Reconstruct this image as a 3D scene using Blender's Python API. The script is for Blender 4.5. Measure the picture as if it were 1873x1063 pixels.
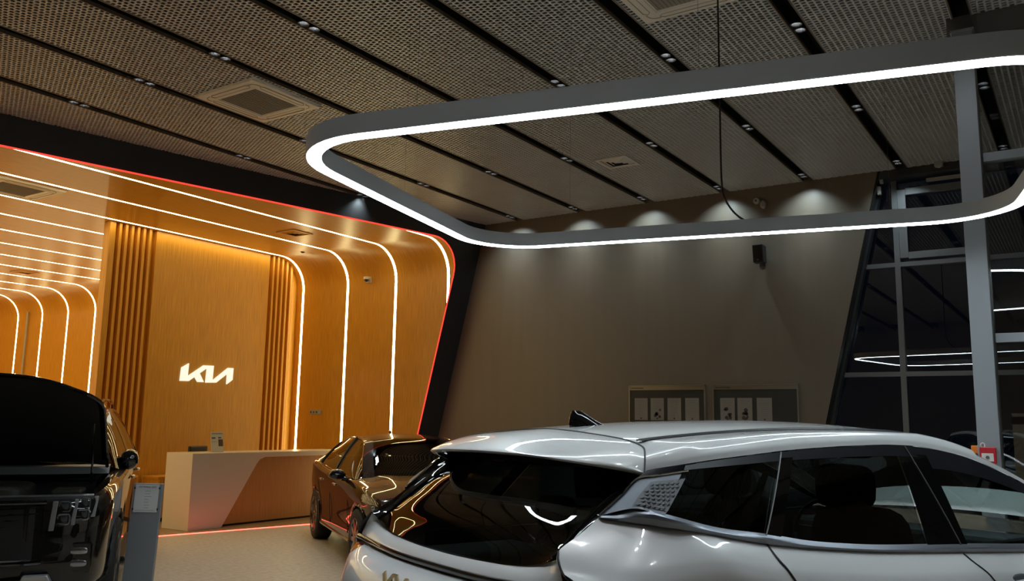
import bpy, bmesh, math, random
import numpy as np
from mathutils import Vector, Matrix

# ------------------------------------------------------------------ camera, world, exposure
scene = bpy.context.scene
COL = scene.collection
for o in list(bpy.data.objects):
    bpy.data.objects.remove(o, do_unlink=True)
rnd = random.Random(7)

CAM_H = 1.62
FPX = 1584.25
R_CAM = np.array([[0.553058, -0.832989, 0.01599], [0.134671, 0.070441, -0.988383], [0.822186, 0.548787, 0.151137]])
cam_data = bpy.data.cameras.new('camera')
cam_data.sensor_fit = 'HORIZONTAL'
cam_data.sensor_width = 36.0
cam_data.lens = 36.0 * FPX / 1873.0
cam_data.clip_start = 0.05
cam_data.clip_end = 200
cam = bpy.data.objects.new('camera', cam_data)
COL.objects.link(cam)
_q = R_CAM.copy()
_u, _s, _vt = np.linalg.svd(_q)
_q = _u @ _vt
cam.matrix_world = Matrix(((_q[0][0], -_q[1][0], -_q[2][0], 0), (_q[0][1], -_q[1][1], -_q[2][1], 0),
                           (_q[0][2], -_q[1][2], -_q[2][2], CAM_H), (0, 0, 0, 1)))
scene.camera = cam

world = bpy.data.worlds.new('night')
scene.world = world
world.use_nodes = True
wb = world.node_tree.nodes['Background']
wb.inputs[0].default_value = (0.12, 0.17, 0.36, 1)
wb.inputs[1].default_value = 0.012

vs = scene.view_settings
vs.view_transform = 'Standard'
vs.look = 'None'
vs.exposure = 0.0
vs.gamma = 1.0
vs.use_curve_mapping = False
scene.cycles.use_denoising = True
scene.cycles.sample_clamp_indirect = 6.0
scene.cycles.caustics_reflective = False
scene.cycles.caustics_refractive = False
scene.cycles.max_bounces = 7
scene.cycles.diffuse_bounces = 4
scene.cycles.glossy_bounces = 4
scene.cycles.transparent_max_bounces = 16

RING_POWER = 26.0
STRIP_POWER = 19.0
RED_POWER = 1.9
SPOT_W = 40.0
LENS_POWER = 1000.0

# ------------------------------------------------------------------ materials
MATS = {}


def principled(name, color, rough=0.5, metal=0.0, coat=0.0, spec=0.5, emit=None, estr=0.0, coat_rough=0.02):
    m = bpy.data.materials.new(name)
    m.use_nodes = True
    b = m.node_tree.nodes['Principled BSDF']
    b.inputs['Base Color'].default_value = (*color, 1)
    b.inputs['Roughness'].default_value = rough
    b.inputs['Metallic'].default_value = metal
    b.inputs['Coat Weight'].default_value = coat
    b.inputs['Coat Roughness'].default_value = coat_rough
    b.inputs['Specular IOR Level'].default_value = spec
    if emit:
        b.inputs['Emission Color'].default_value = (*emit, 1)
        b.inputs['Emission Strength'].default_value = estr
    MATS[name] = m
    return m


def noisy(name, c1, c2, scale=(1, 1, 1), nscale=8.0, detail=4.0, rough=0.5, coord='Object', metal=0.0, spec=0.5,
          lo=0.35, hi=0.65, bump=0.0, coat=0.0, rough2=None):
    m = principled(name, c1, rough, metal, coat, spec)
    nt = m.node_tree
    b = nt.nodes['Principled BSDF']
    tc = nt.nodes.new('ShaderNodeTexCoord')
    mp = nt.nodes.new('ShaderNodeMapping')
    mp.inputs['Scale'].default_value = scale
    nz = nt.nodes.new('ShaderNodeTexNoise')
    nz.inputs['Scale'].default_value = nscale
    nz.inputs['Detail'].default_value = detail
    cr = nt.nodes.new('ShaderNodeValToRGB')
    cr.color_ramp.elements[0].position = lo
    cr.color_ramp.elements[1].position = hi
    cr.color_ramp.elements[0].color = (*c1, 1)
    cr.color_ramp.elements[1].color = (*c2, 1)
    nt.links.new(tc.outputs[coord], mp.inputs['Vector'])
    nt.links.new(mp.outputs['Vector'], nz.inputs['Vector'])
    nt.links.new(nz.outputs['Fac'], cr.inputs['Fac'])
    nt.links.new(cr.outputs['Color'], b.inputs['Base Color'])
    if bump:
        bp = nt.nodes.new('ShaderNodeBump')
        bp.inputs['Strength'].default_value = bump
        bp.inputs['Distance'].default_value = 0.01
        nt.links.new(nz.outputs['Fac'], bp.inputs['Height'])
        nt.links.new(bp.outputs['Normal'], b.inputs['Normal'])
    if rough2 is not None:
        mr = nt.nodes.new('ShaderNodeMapRange')
        mr.inputs['To Min'].default_value = rough
        mr.inputs['To Max'].default_value = rough2
        nt.links.new(nz.outputs['Fac'], mr.inputs['Value'])
        nt.links.new(mr.outputs['Result'], b.inputs['Roughness'])
    return m


def emission(name, color, strength):
    m = bpy.data.materials.new(name)
    m.use_nodes = True
    nt = m.node_tree
    nt.nodes.clear()
    e = nt.nodes.new('ShaderNodeEmission')
    e.inputs[0].default_value = (*color, 1)
    e.inputs[1].default_value = strength
    out = nt.nodes.new('ShaderNodeOutputMaterial')
    nt.links.new(e.outputs[0], out.inputs[0])
    MATS[name] = m
    return m


def sheet_glass(name, tint, gloss=(1, 1, 1), ior=1.5):
    """Thin pane: tinted see-through with a Fresnel mirror on top."""
    m = bpy.data.materials.new(name)
    m.use_nodes = True
    nt = m.node_tree
    nt.nodes.clear()
    t = nt.nodes.new('ShaderNodeBsdfTransparent')
    t.inputs[0].default_value = (*tint, 1)
    g = nt.nodes.new('ShaderNodeBsdfGlossy')
    g.inputs['Color'].default_value = (*gloss, 1)
    g.inputs['Roughness'].default_value = 0.0
    fr = nt.nodes.new('ShaderNodeFresnel')
    fr.inputs['IOR'].default_value = ior
    mx = nt.nodes.new('ShaderNodeMixShader')
    out = nt.nodes.new('ShaderNodeOutputMaterial')
    nt.links.new(fr.outputs[0], mx.inputs[0])
    nt.links.new(t.outputs[0], mx.inputs[1])
    nt.links.new(g.outputs[0], mx.inputs[2])
    nt.links.new(mx.outputs[0], out.inputs[0])
    MATS[name] = m
    return m


WOOD_A, WOOD_B = (0.46, 0.205, 0.018), (0.68, 0.330, 0.036)
noisy('wood', WOOD_A, WOOD_B, scale=(38, 0.9, 1), nscale=3.0, detail=6, rough=0.34, coord='UV', lo=0.32, hi=0.68)
noisy('wood_panel', WOOD_A, (0.70, 0.335, 0.038), scale=(38, 38, 0.8), nscale=3.0, detail=6, rough=0.38, lo=0.32, hi=0.68)
noisy('wood_slat', (0.54, 0.24, 0.024), (0.70, 0.33, 0.038), scale=(30, 30, 0.8), nscale=3.0, detail=4, rough=0.4)
noisy('wood_counter', (0.40, 0.20, 0.055), (0.50, 0.26, 0.08), scale=(28, 28, 0.8), nscale=3.0, detail=5, rough=0.4)
noisy('ceiling_mesh', (0.60, 0.615, 0.62), (0.64, 0.655, 0.66), nscale=2.0, rough=0.45, metal=0.2)
principled('ceiling_lip', (0.20, 0.16, 0.125), 0.45, 0.3)
principled('black_matte', (0.006, 0.006, 0.006), 0.8)
principled('slot_black', (0.004, 0.004, 0.004), 0.7)
noisy('brown_wall', (0.150, 0.124, 0.093), (0.157, 0.131, 0.099), scale=(1, 4, 0.3), nscale=2.0, rough=0.38, spec=0.5)
noisy('facade', (0.022, 0.022, 0.022), (0.026, 0.026, 0.026), nscale=3.0, rough=0.42)
noisy('floor', (0.39, 0.325, 0.245), (0.57, 0.49, 0.385), scale=(1.6, 1, 1), nscale=14.0, detail=9, rough=0.38, rough2=0.52, lo=0.30, hi=0.70, bump=0.02)
noisy('tunnel_floor', (0.30, 0.19, 0.09), (0.36, 0.23, 0.11), nscale=22.0, detail=8, rough=0.4)
principled('dark_wall', (0.62, 0.62, 0.60), 0.6)
principled('steel_paint', (0.30, 0.32, 0.34), 0.38, 0.1)
principled('tan_frame', (0.20, 0.15, 0.09), 0.5)
principled('frame_grey', (0.17, 0.17, 0.17), 0.4, 0.3)
principled('frame_dark', (0.05, 0.05, 0.052), 0.3, 0.3)
principled('edge_gloss', (0.02, 0.02, 0.02), 0.12)
principled('ring_body', (0.48, 0.50, 0.51), 0.5, 0.1)
emission('ring_light', (0.80, 0.94, 1.0), RING_POWER)
emission('strip_light', (1.0, 0.85, 0.40), STRIP_POWER)
emission('red_light', (1.0, 0.045, 0.03), RED_POWER)
emission('red_floor_light', (1.0, 0.06, 0.04), RED_POWER * 5.0)
emission('lamp_light', (0.92, 0.97, 1.0), LENS_POWER)
emission('sign_light', (1.0, 0.93, 0.72), 1.05)
principled('ac_plastic', (0.80, 0.76, 0.67), 0.45)
principled('ac_grille', (0.30, 0.27, 0.22), 0.6)
principled('ac_seam', (0.38, 0.33, 0.26), 0.6)
principled('lamp_metal', (0.05, 0.055, 0.06), 0.3, 0.3)
principled('white_plastic', (0.68, 0.66, 0.62), 0.4)
principled('grey_plastic', (0.36, 0.35, 0.33), 0.5)
principled('black_plastic', (0.012, 0.012, 0.012), 0.35)
principled('corian', (0.62, 0.55, 0.46), 0.30)
principled('paper', (0.62, 0.60, 0.57), 0.6)
principled('notice_paper', (0.36, 0.345, 0.325), 0.5)
principled('paper_ink', (0.10, 0.09, 0.09), 0.6)
principled('paper_grey', (0.30, 0.29, 0.28), 0.6)
principled('paper_brown', (0.10, 0.06, 0.05), 0.5)
principled('board_dark', (0.055, 0.058, 0.055), 0.35)
principled('board_frame', (0.40, 0.36, 0.29), 0.3, 0.8)
principled('totem', (0.31, 0.33, 0.345), 0.42, 0.1)
principled('sheet_white', (0.82, 0.83, 0.83), 0.5)
principled('red_box', (0.55, 0.02, 0.03), 0.35)
principled('orange_box', (0.75, 0.20, 0.02), 0.4)
sheet_glass('window_glass', (0.55, 0.60, 0.62), ior=2.0)
sheet_glass('acrylic', (0.92, 0.92, 0.92))
# cars
principled('white_paint', (0.72, 0.73, 0.735), 0.30, 0.0, 1.0)
principled('black_paint', (0.005, 0.005, 0.005), 0.3, 0.0, 1.0, 0.05)
principled('brown_paint', (0.016, 0.006, 0.003), 0.35, 0.0, 1.0, 0.05)
principled('gloss_black', (0.004, 0.004, 0.004), 0.06, 0.0, 0.6)
principled('trim_black', (0.010, 0.010, 0.013), 0.42, spec=0.3)
principled('satin_grey', (0.24, 0.26, 0.30), 0.36, 0.75)
principled('satin_panel', (0.085, 0.095, 0.115), 0.42, 0.4)
principled('satin_dark', (0.05, 0.053, 0.06), 0.5, 0.3)
principled('chrome', (0.62, 0.62, 0.60), 0.08, 1.0)
principled('warm_chrome', (0.75, 0.60, 0.36), 0.14, 1.0)
principled('rubber', (0.010, 0.010, 0.010), 0.7)
principled('rim_metal', (0.22, 0.21, 0.20), 0.25, 0.9)
principled('tail_red', (0.16, 0.008, 0.012), 0.08, 0.0, 1.0)
principled('seam', (0.02, 0.02, 0.022), 0.6)
principled('seat_black', (0.010, 0.010, 0.011), 0.6)
principled('interior_grey', (0.06, 0.065, 0.07), 0.6)
principled('lamp_clear', (0.35, 0.36, 0.38), 0.08, 0.9)
principled('skid_silver', (0.40, 0.41, 0.42), 0.35, 0.7)
principled('engine_cover', (0.035, 0.032, 0.025), 0.4)
principled('belt_grey', (0.30, 0.31, 0.30), 0.6)
sheet_glass('tint_glass', (0.30, 0.34, 0.325))
sheet_glass('rear_glass', (0.34, 0.38, 0.365))
sheet_glass('clear_glass', (0.58, 0.66, 0.64))
sheet_glass('dark_glass', (0.06, 0.065, 0.065))

# ------------------------------------------------------------------ mesh helpers
class MB:
    """collects faces for ONE mesh object"""

    def __init__(self):
        self.v, self.f, self.uv = [], [], {}

    def add(self, verts, faces, uvs=None):
        n = len(self.v)
        self.v.extend([tuple(map(float, p)) for p in verts])
        for i, f in enumerate(faces):
            self.f.append(tuple(n + k for k in f))
            if uvs is not None:
                self.uv[len(self.f) - 1] = uvs[i]
        return self

    def box(self, x0, x1, y0, y1, z0, z1):
        v = [(x, y, z) for z in (z0, z1) for y in (y0, y1) for x in (x0, x1)]
        return self.add(v, [(0, 2, 3, 1), (4, 5, 7, 6), (0, 1, 5, 4), (2, 6, 7, 3), (0, 4, 6, 2), (1, 3, 7, 5)])

    def hexa(self, p):
        """8 corners: bottom 4 ccw then top 4 ccw"""
        return self.add(p, [(3, 2, 1, 0), (4, 5, 6, 7), (0, 1, 5, 4), (1, 2, 6, 5), (2, 3, 7, 6), (3, 0, 4, 7)])

    def prism(self, poly, d, origin=(0, 0, 0), ux=(1, 0, 0), uy=(0, 0, 1), uz=(0, 1, 0)):
        """extrude a 2d polygon by d along uz; convex or concave (triangulated later)"""
        o, ux, uy, uz = (np.array(a, float) for a in (origin, ux, uy, uz))
        n = len(poly)
        v = [o + ux * a + uy * b for a, b in poly] + [o + ux * a + uy * b + uz * d for a, b in poly]
        fs = [tuple(range(n)), tuple(range(2 * n - 1, n - 1, -1))]
        fs += [(i, n + i, n + (i + 1) % n, (i + 1) % n) for i in range(n)]
        return self.add(v, fs)

    def grid(self, P, close_u=False, close_v=False, uv=None):
        nu, nv = len(P), len(P[0])
        v = [p for row in P for p in row]
        fs, us = [], []
        for i in range(nu if close_u else nu - 1):
            for j in range(nv if close_v else nv - 1):
                a, b = (i + 1) % nu, (j + 1) % nv
                fs.append((i * nv + j, a * nv + j, a * nv + b, i * nv + b))
                if uv is not None:
                    us.append((uv[i][j], uv[a][j], uv[a][b], uv[i][b]))
        return self.add(v, fs, us if uv is not None else None)

    def tube(self, path, r, n=8, closed=False, caps=True):
        P = [np.array(p, float) for p in path]
        m = len(P)
        rings = []
        up = np.array([0.13, 0.27, 0.95])
        for i in range(m):
            a = P[(i - 1) % m] if (closed or i > 0) else P[i]
            b = P[(i + 1) % m] if (closed or i < m - 1) else P[i]
            t = b - a
            t = t / (np.linalg.norm(t) + 1e-12)
            s = np.cross(t, up)
            if np.linalg.norm(s) < 1e-3:
                s = np.cross(t, [1, 0, 0])
            s = s / np.linalg.norm(s)
            w = np.cross(s, t)
            rr = r[i] if isinstance(r, (list, tuple)) else r
            rings.append([P[i] + rr * (math.cos(2 * math.pi * k / n) * s + math.sin(2 * math.pi * k / n) * w) for k in range(n)])
        self.grid(rings, close_u=closed, close_v=True)
        if caps and not closed:
            self.add(rings[0], [tuple(range(n))])
            self.add(rings[-1], [tuple(range(n - 1, -1, -1))])
        return self

    def lathe(self, prof, n=24, center=(0, 0, 0), axis='z'):
        rings = []
        c = np.array(center, float)
        for r, h in prof:
            row = []
            for k in range(n):
                a = 2 * math.pi * k / n
                if axis == 'z':
                    p = (r * math.cos(a), r * math.sin(a), h)
                elif axis == 'y':
                    p = (r * math.cos(a), h, r * math.sin(a))
                else:
                    p = (h, r * math.cos(a), r * math.sin(a))
                row.append(c + np.array(p))
            rings.append(row)
        return self.grid(rings, close_v=True)


def build(name, mb, mat, parent=None, smooth=False, bevel=0.0, segs=2, angle=35, loc=None, solid=0.0, fix=True, subd=0):
    me = bpy.data.meshes.new(name)
    me.from_pydata(mb.v, [], mb.f)
    if mb.uv:
        uvl = me.uv_layers.new(name='uv')
        for pi, poly in enumerate(me.polygons):
            if pi in mb.uv:
                for k, li in enumerate(poly.loop_indices):
                    uvl.data[li].uv = mb.uv[pi][k]
    bm = bmesh.new()
    bm.from_mesh(me)
    if fix:
        bmesh.ops.remove_doubles(bm, verts=bm.verts, dist=1e-5)
        bmesh.ops.dissolve_degenerate(bm, edges=bm.edges, dist=1e-6)
        bmesh.ops.recalc_face_normals(bm, faces=bm.faces)
    big = [f for f in bm.faces if len(f.verts) > 4]
    if big:
        bmesh.ops.triangulate(bm, faces=big)
    bm.to_mesh(me)
    bm.free()
    me.materials.append(MATS[mat] if isinstance(mat, str) else mat)
    if smooth:
        me.shade_smooth()
        me.set_sharp_from_angle(angle=math.radians(angle))
    o = bpy.data.objects.new(name, me)
    COL.objects.link(o)
    if parent is not None:
        o.parent = parent
    if loc is not None:
        o.location = loc
    if solid:
        md = o.modifiers.new('solid', 'SOLIDIFY')
        md.thickness = solid
        md.offset = -1
    if bevel:
        md = o.modifiers.new('bevel', 'BEVEL')
        md.width = bevel
        md.segments = segs
        md.limit_method = 'ANGLE'
        md.angle_limit = math.radians(40)
    return o


def tag(o, label=None, cat=None, group=None, kind=None):
    if label:
        o['label'] = label
    if cat:
        o['category'] = cat
    if group:
        o['group'] = group
    if kind:
        o['kind'] = kind
    return o


def thing(name, label, cat, loc=(0, 0, 0), rotz=0.0, group=None):
    o = bpy.data.objects.new(name, None)
    o.empty_display_size = 0.1
    COL.objects.link(o)
    o.location = loc
    o.rotation_euler = (0, 0, rotz)
    return tag(o, label, cat, group)


def struct_root(name, loc=(0, 0, 0)):
    o = bpy.data.objects.new(name, None)
    o.empty_display_size = 0.1
    COL.objects.link(o)
    o.location = loc
    o['kind'] = 'structure'
    return o


def struct(name, mb, mat, **kw):
    return tag(build(name, mb, mat, **kw), kind='structure')


def share(src, parent=None, loc=None, name=None):
    """copy one object, same mesh data"""
    c = src.copy()
    COL.objects.link(c)
    c.parent = parent
    if loc is not None:
        c.location = loc
    return c


def crom(pts, n, closed=False):
    """Catmull-Rom through pts, n samples, arc-length spaced"""
    P = np.array(pts, float)
    m = len(P)
    if m == 2:
        return [P[0] + (P[1] - P[0]) * t for t in np.linspace(0, 1, n)]
    ext = np.vstack([2 * P[0] - P[1], P, 2 * P[-1] - P[-2]])
    dense = []
    for i in range(m - 1):
        p0, p1, p2, p3 = ext[i], ext[i + 1], ext[i + 2], ext[i + 3]
        for t in np.linspace(0, 1, 24, endpoint=False):
            dense.append(0.5 * ((2 * p1) + (-p0 + p2) * t + (2 * p0 - 5 * p1 + 4 * p2 - p3) * t * t + (-p0 + 3 * p1 - 3 * p2 + p3) * t ** 3))
    dense.append(P[-1])
    D = np.array(dense)
    s = np.concatenate([[0], np.cumsum(np.linalg.norm(np.diff(D, axis=0), axis=1))])
    q = np.linspace(0, s[-1], n)
    return [np.array([np.interp(x, s, D[:, k]) for k in range(D.shape[1])]) for x in q]


def cromu(pts, n):
    """Catmull-Rom, uniform in the control parameter (keeps rows aligned)"""
    P = np.array(pts, float)
    m = len(P)
    ext = np.vstack([2 * P[0] - P[1], P, 2 * P[-1] - P[-2]])
    out = []
    for u in np.linspace(0, m - 1, n):
        i = min(int(u), m - 2)
        t = u - i
        p0, p1, p2, p3 = ext[i], ext[i + 1], ext[i + 2], ext[i + 3]
        out.append(0.5 * ((2 * p1) + (-p0 + p2) * t + (2 * p0 - 5 * p1 + 4 * p2 - p3) * t * t + (-p0 + 3 * p1 - 3 * p2 + p3) * t ** 3))
    return out


def bicubic(ctrl, nu, nv):
    rows = [cromu(r, nv) for r in ctrl]
    cols = [cromu([rows[i][j] for i in range(len(rows))], nu) for j in range(nv)]
    return [[cols[j][i] for j in range(nv)] for i in range(nu)]


def curve1d(tab):
    """smooth function y(x) through a table (monotone-ish cubic)"""
    xs = np.array([t[0] for t in tab], float)
    ys = np.array([t[1] for t in tab], float)
    d = np.gradient(ys, xs)

    def f(x):
        x = float(min(max(x, xs[0]), xs[-1]))
        i = int(min(max(np.searchsorted(xs, x) - 1, 0), len(xs) - 2))
        h = xs[i + 1] - xs[i]
        t = (x - xs[i]) / h
        return ((2 * t ** 3 - 3 * t ** 2 + 1) * ys[i] + (t ** 3 - 2 * t ** 2 + t) * h * d[i]
                + (-2 * t ** 3 + 3 * t ** 2) * ys[i + 1] + (t ** 3 - t ** 2) * h * d[i + 1])
    return f


def text_mesh(name, body, size, mat, parent, loc, rot, depth=0.0005):
    cu = bpy.data.curves.new(name, 'FONT')
    cu.body = body
    cu.size = size
    cu.extrude = depth
    cu.align_x = 'CENTER'
    tmp = bpy.data.objects.new(name, cu)
    COL.objects.link(tmp)
    dg = bpy.context.evaluated_depsgraph_get()
    me = bpy.data.meshes.new_from_object(tmp.evaluated_get(dg))
    bpy.data.objects.remove(tmp, do_unlink=True)
    bpy.data.curves.remove(cu)
    me.name = name
    me.materials.clear()
    me.materials.append(MATS[mat])
    o = bpy.data.objects.new(name, me)
    COL.objects.link(o)
    o.parent = parent
    o.location = loc
    o.rotation_euler = rot
    return o


ORD = ['first', 'second', 'third', 'fourth', 'fifth', 'sixth', 'seventh', 'eighth', 'ninth', 'tenth', 'eleventh', 'twelfth']

# ------------------------------------------------------------------ the room
ZC = 5.034            # ceiling height
XB = 12.05            # brown wall
XWIN = 12.35          # window wall behind it
ZS, XW, RT, XL = 4.68, 11.59, 0.58, 3.2     # tunnel soffit, right wall, corner radius, left wall
SLOT0, SLOTP = 0.68, 1.203


def facade_y(x, z):
    return 12.43 - 0.211 * x - 0.252 * z


# floor
struct('floor', MB().box(-8, 16, -9, 27, -0.12, 0.0), 'floor')
# shell behind the camera
struct('wall_back', MB().box(-8.2, -8.0, -9, 27, -0.1, 5.6), 'dark_wall')
struct('wall_side', MB().box(-8, 16, -9.2, -9.0, -0.1, 5.6), 'dark_wall')

# ceiling: black plenum, mesh panels, slot channels
ceil = struct('ceiling', MB().box(-8, 12.4, -9, 12.6, ZC + 0.32, ZC + 0.42), 'black_matte')

PX, PY = 0.0480, 0.0525
ROWS, COLS = 94, 20


def hex_panel():
    mb = MB()
    h1, h2 = 0.41 * PY, 0.59 * PY
    hexa = [(PX / 2, -h1), (PX / 2, h1), (0, h2), (-PX / 2, h1), (-PX / 2, -h1), (0, -h2)]
    k = 0.70
    for c in range(COLS):
        for r in range(ROWS):
            cx = (r + 0.5) * PX + (PX / 2 if c % 2 else 0)
            cy = (c + 0.5) * PY
            o = [(cx + a, cy + b, 0) for a, b in hexa]
            i = [(cx + a * k, cy + b * k, 0) for a, b in hexa]
            t = [(cx + a * k, cy + b * k, 0.010) for a, b in hexa]
            v = o + i + t
            f = []
            for q in range(6):
                w = (q + 1) % 6
                f.append((q, w, 6 + w, 6 + q))
                f.append((6 + q, 6 + w, 12 + w, 12 + q))
            mb.add(v, f)
    L = ROWS * PX
    W = COLS * PY
    mb.box(0, L, -0.004, 0.006, 0, 0.03)
    mb.box(0, L, W - 0.006, W + 0.004, 0, 0.03)
    return mb


PANEL_L = ROWS * PX
PANEL_W = COLS * PY
panel0 = build('ceiling_panel', hex_panel(), 'ceiling_mesh', ceil, fix=False)
slot_w = SLOTP - PANEL_W
first = True
for j in range(-6, 9):
    y = SLOT0 + SLOTP * j + slot_w / 2
    for k in range(4):
        x = XB - PANEL_L * (k + 1)
        if first:
            panel0.location = (x, y, ZC)
            first = False
        else:
            share(panel0, ceil, (x, y, ZC))
# slot channels: dark U profile with brownish lips
ch = MB()
w = slot_w
ch.add([(-8, -w / 2, 0), (XB, -w / 2, 0), (XB, -w / 2, 0.2), (-8, -w / 2, 0.2), (-8, w / 2, 0.2), (XB, w / 2, 0.2), (XB, w / 2, 0), (-8, w / 2, 0)],
       [(0, 1, 2, 3), (3, 2, 5, 4), (4, 5, 6, 7)])
chan0 = build('slot_channel', ch, 'slot_black', ceil, fix=False)
lip = MB()
lip.box(-8, XB, -w / 2, -w / 2 + 0.012, -0.004, 0.03)
lip.box(-8, XB, w / 2 - 0.012, w / 2, -0.004, 0.03)
lip0 = build('slot_lip', lip, 'ceiling_lip', ceil)
for n, j in enumerate(range(-6, 9)):
    y = SLOT0 + SLOTP * j
    if n == 0:
        chan0.location = (0, y, ZC)
        lip0.location = (0, y, ZC)
    else:
        share(chan0, ceil, (0, y, ZC))
        share(lip0, ceil, (0, y, ZC))

# brown wall with its slanted end
bw = MB()


def brown_edge(z):
    return 3.38 - 0.2378 * z


zt = ZC + 0.3
yf0, yf1 = facade_y(XB, 0) + 0.35, facade_y(XB, zt) + 0.35
bw.hexa([(XB, brown_edge(0), 0), (XB, yf0, 0), (XWIN - 0.03, yf0, 0), (XWIN - 0.03, brown_edge(0), 0),
         (XB, brown_edge(zt), zt), (XB, yf1, zt), (XWIN - 0.03, yf1, zt), (XWIN - 0.03, brown_edge(zt), zt)])
wall_brown = struct('wall_right', bw, 'brown_wall')
# dark glossy cladding of the slanted end, two steps
for dx0, dx1, off, m in ((0.012, 0.13, 0.030, 'edge_gloss'), (0.14, 0.27, 0.060, 'frame_dark')):
    e = MB()
    e.hexa([(XB + dx0, brown_edge(0) - off, 0), (XB + dx0, brown_edge(0) + 0.02, 0), (XB + dx1, brown_edge(0) + 0.02, 0), (XB + dx1, brown_edge(0) - off, 0),
            (XB + dx0, brown_edge(zt) - off, zt), (XB + dx0, brown_edge(zt) + 0.02, zt), (XB + dx1, brown_edge(zt) + 0.02, zt), (XB + dx1, brown_edge(zt) - off, zt)])
    build('end_cladding', e, m, wall_brown)

# ------------------------------------------------------------------ window wall beyond the slanted end
win = struct_root('window_1')
MUL = [2.03, 0.98, -0.6, -2.2, -3.8, -5.4, -7.0, -8.6]
TR = [2.335, 3.79]
fr = MB()
for y in MUL:
    m = MB().box(XWIN - 0.06, XWIN + 0.06, y - 0.035, y + 0.035, 0, ZC - 0.08)
    build('mullion', m, 'frame_grey', win)
for z in TR + [0.05]:
    m = MB().box(XWIN - 0.055, XWIN + 0.05, -9, 3.4, z - 0.03, z + 0.03)
    build('transom', m, 'frame_grey', win)
build('head_beam', MB().box(XB + 0.02, XWIN + 0.1, -9, 2.2, ZC - 0.10, ZC + 0.3), 'frame_dark', win)
# opening sash in the upper bay, with its closer bar
s = MB()
for a in (MUL[0] - 0.09, MUL[1] + 0.09):
    s.box(XWIN - 0.075, XWIN - 0.01, a - 0.05, a + 0.05, 3.87, 4.80)
for z in (3.90, 4.77):
    s.box(XWIN - 0.073, XWIN - 0.012, MUL[1] + 0.142, MUL[0] - 0.142, z - 0.045, z + 0.045)
build('sash_frame', s, 'frame_grey', win)
build('closer_bar', MB().box(XWIN - 0.13, XWIN - 0.07, 1.03, 1.62, 4.86, 4.90), 'grey_plastic', win)
ys = [3.4] + MUL
zs_ = [0.08, TR[0], TR[1], ZC - 0.1]
for a, b in zip(ys[:-1], ys[1:]):
    for z0, z1 in zip(zs_[:-1], zs_[1:]):
        m = MB().add([(XWIN, a - 0.03, z0 + 0.03), (XWIN, b + 0.03, z0 + 0.03), (XWIN, b + 0.03, z1 - 0.03), (XWIN, a - 0.03, z1 - 0.03)], [(0, 1, 2, 3)])
        build('pane', m, 'window_glass', win, fix=False)

# vestibule glazing right of the column
XV = 7.72
win2 = struct_root('window_2')
for y in (-0.85, -2.2):
    build('mullion', MB().box(XV - 0.05, XV + 0.05, y - 0.03, y + 0.03, 0, 4.84), 'frame_grey', win2)
for z in (2.335, 3.79):
    build('transom', MB().box(XV - 0.045, XV + 0.045, -2.2, 0.59, z - 0.035, z + 0.035), 'steel_paint', win2)
zs2 = [0.05, 2.335, 3.79, 4.84]
for a, b in ((0.63, -0.85), (-0.85, -2.2)):
    for z0, z1 in zip(zs2[:-1], zs2[1:]):
        build('pane', MB().add([(XV, a - 0.03, z0), (XV, b + 0.03, z0), (XV, b + 0.03, z1), (XV, a - 0.03, z1)], [(0, 1, 2, 3)]), 'window_glass', win2, fix=False)
build('head_beam', MB().box(XV, XV + 0.25, -3.2, 0.80, 4.84, ZC + 0.01), 'frame_grey', win2)
# tan inner door frame of the vestibule
d1 = struct_root('door_1')
build('door_frame', MB().box(9.2, 9.3, 0.50, 0.62, 0, 1.75).box(9.2, 9.3, -0.7, 0.62, 1.68, 1.78).box(9.2, 9.3, -0.75, -0.63, 0, 1.78), 'tan_frame', d1)

# steel column in front of the vestibule
colm = thing('steel_column', 'tall grey steel column standing in front of the glazing', 'column', (7.60, 0.66, 0))
build('shaft', MB().box(0, 0.20, -0.058, 0.095, 0.02, ZC - 0.18), 'steel_paint', colm, bevel=0.004)
build('base_plate', MB().box(-0.08, 0.28, -0.14, 0.17, 0.0, 0.02), 'steel_paint', colm)
build('top_plate', MB().box(-0.01, 0.21, -0.07, 0.105, ZC - 0.18, ZC - 0.16), 'steel_paint', colm)

# ------------------------------------------------------------------ tunnel / portal


def tunnel_profile():
    P = []
    for z in np.linspace(0, ZS - RT, 14):
        P.append((XW, z))
    for a in np.linspace(0, math.pi / 2, 11)[1:]:
        P.append((XW - RT + RT * math.cos(a), ZS - RT + RT * math.sin(a)))
    for x in np.linspace(XW - RT, XL + RT, 22)[1:]:
        P.append((x, ZS))
    for a in np.linspace(math.pi / 2, math.pi, 9)[1:]:
        P.append((XL + RT + RT * math.cos(a), ZS - RT + RT * math.sin(a)))
    for z in np.linspace(ZS - RT, 0, 8)[1:]:
        P.append((XL, z))
    return P


TP = tunnel_profile()
TLEN = [0.0]
for a, b in zip(TP[:-1], TP[1:]):
    TLEN.append(TLEN[-1] + math.dist(a, b))
YA, YP = 10.235, 1.184
NSTR = 13
YK = [YA + YP * k for k in range(-1, NSTR)]
tun = struct_root('wall_left')
SW = 0.026      # half width of a light strip


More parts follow.
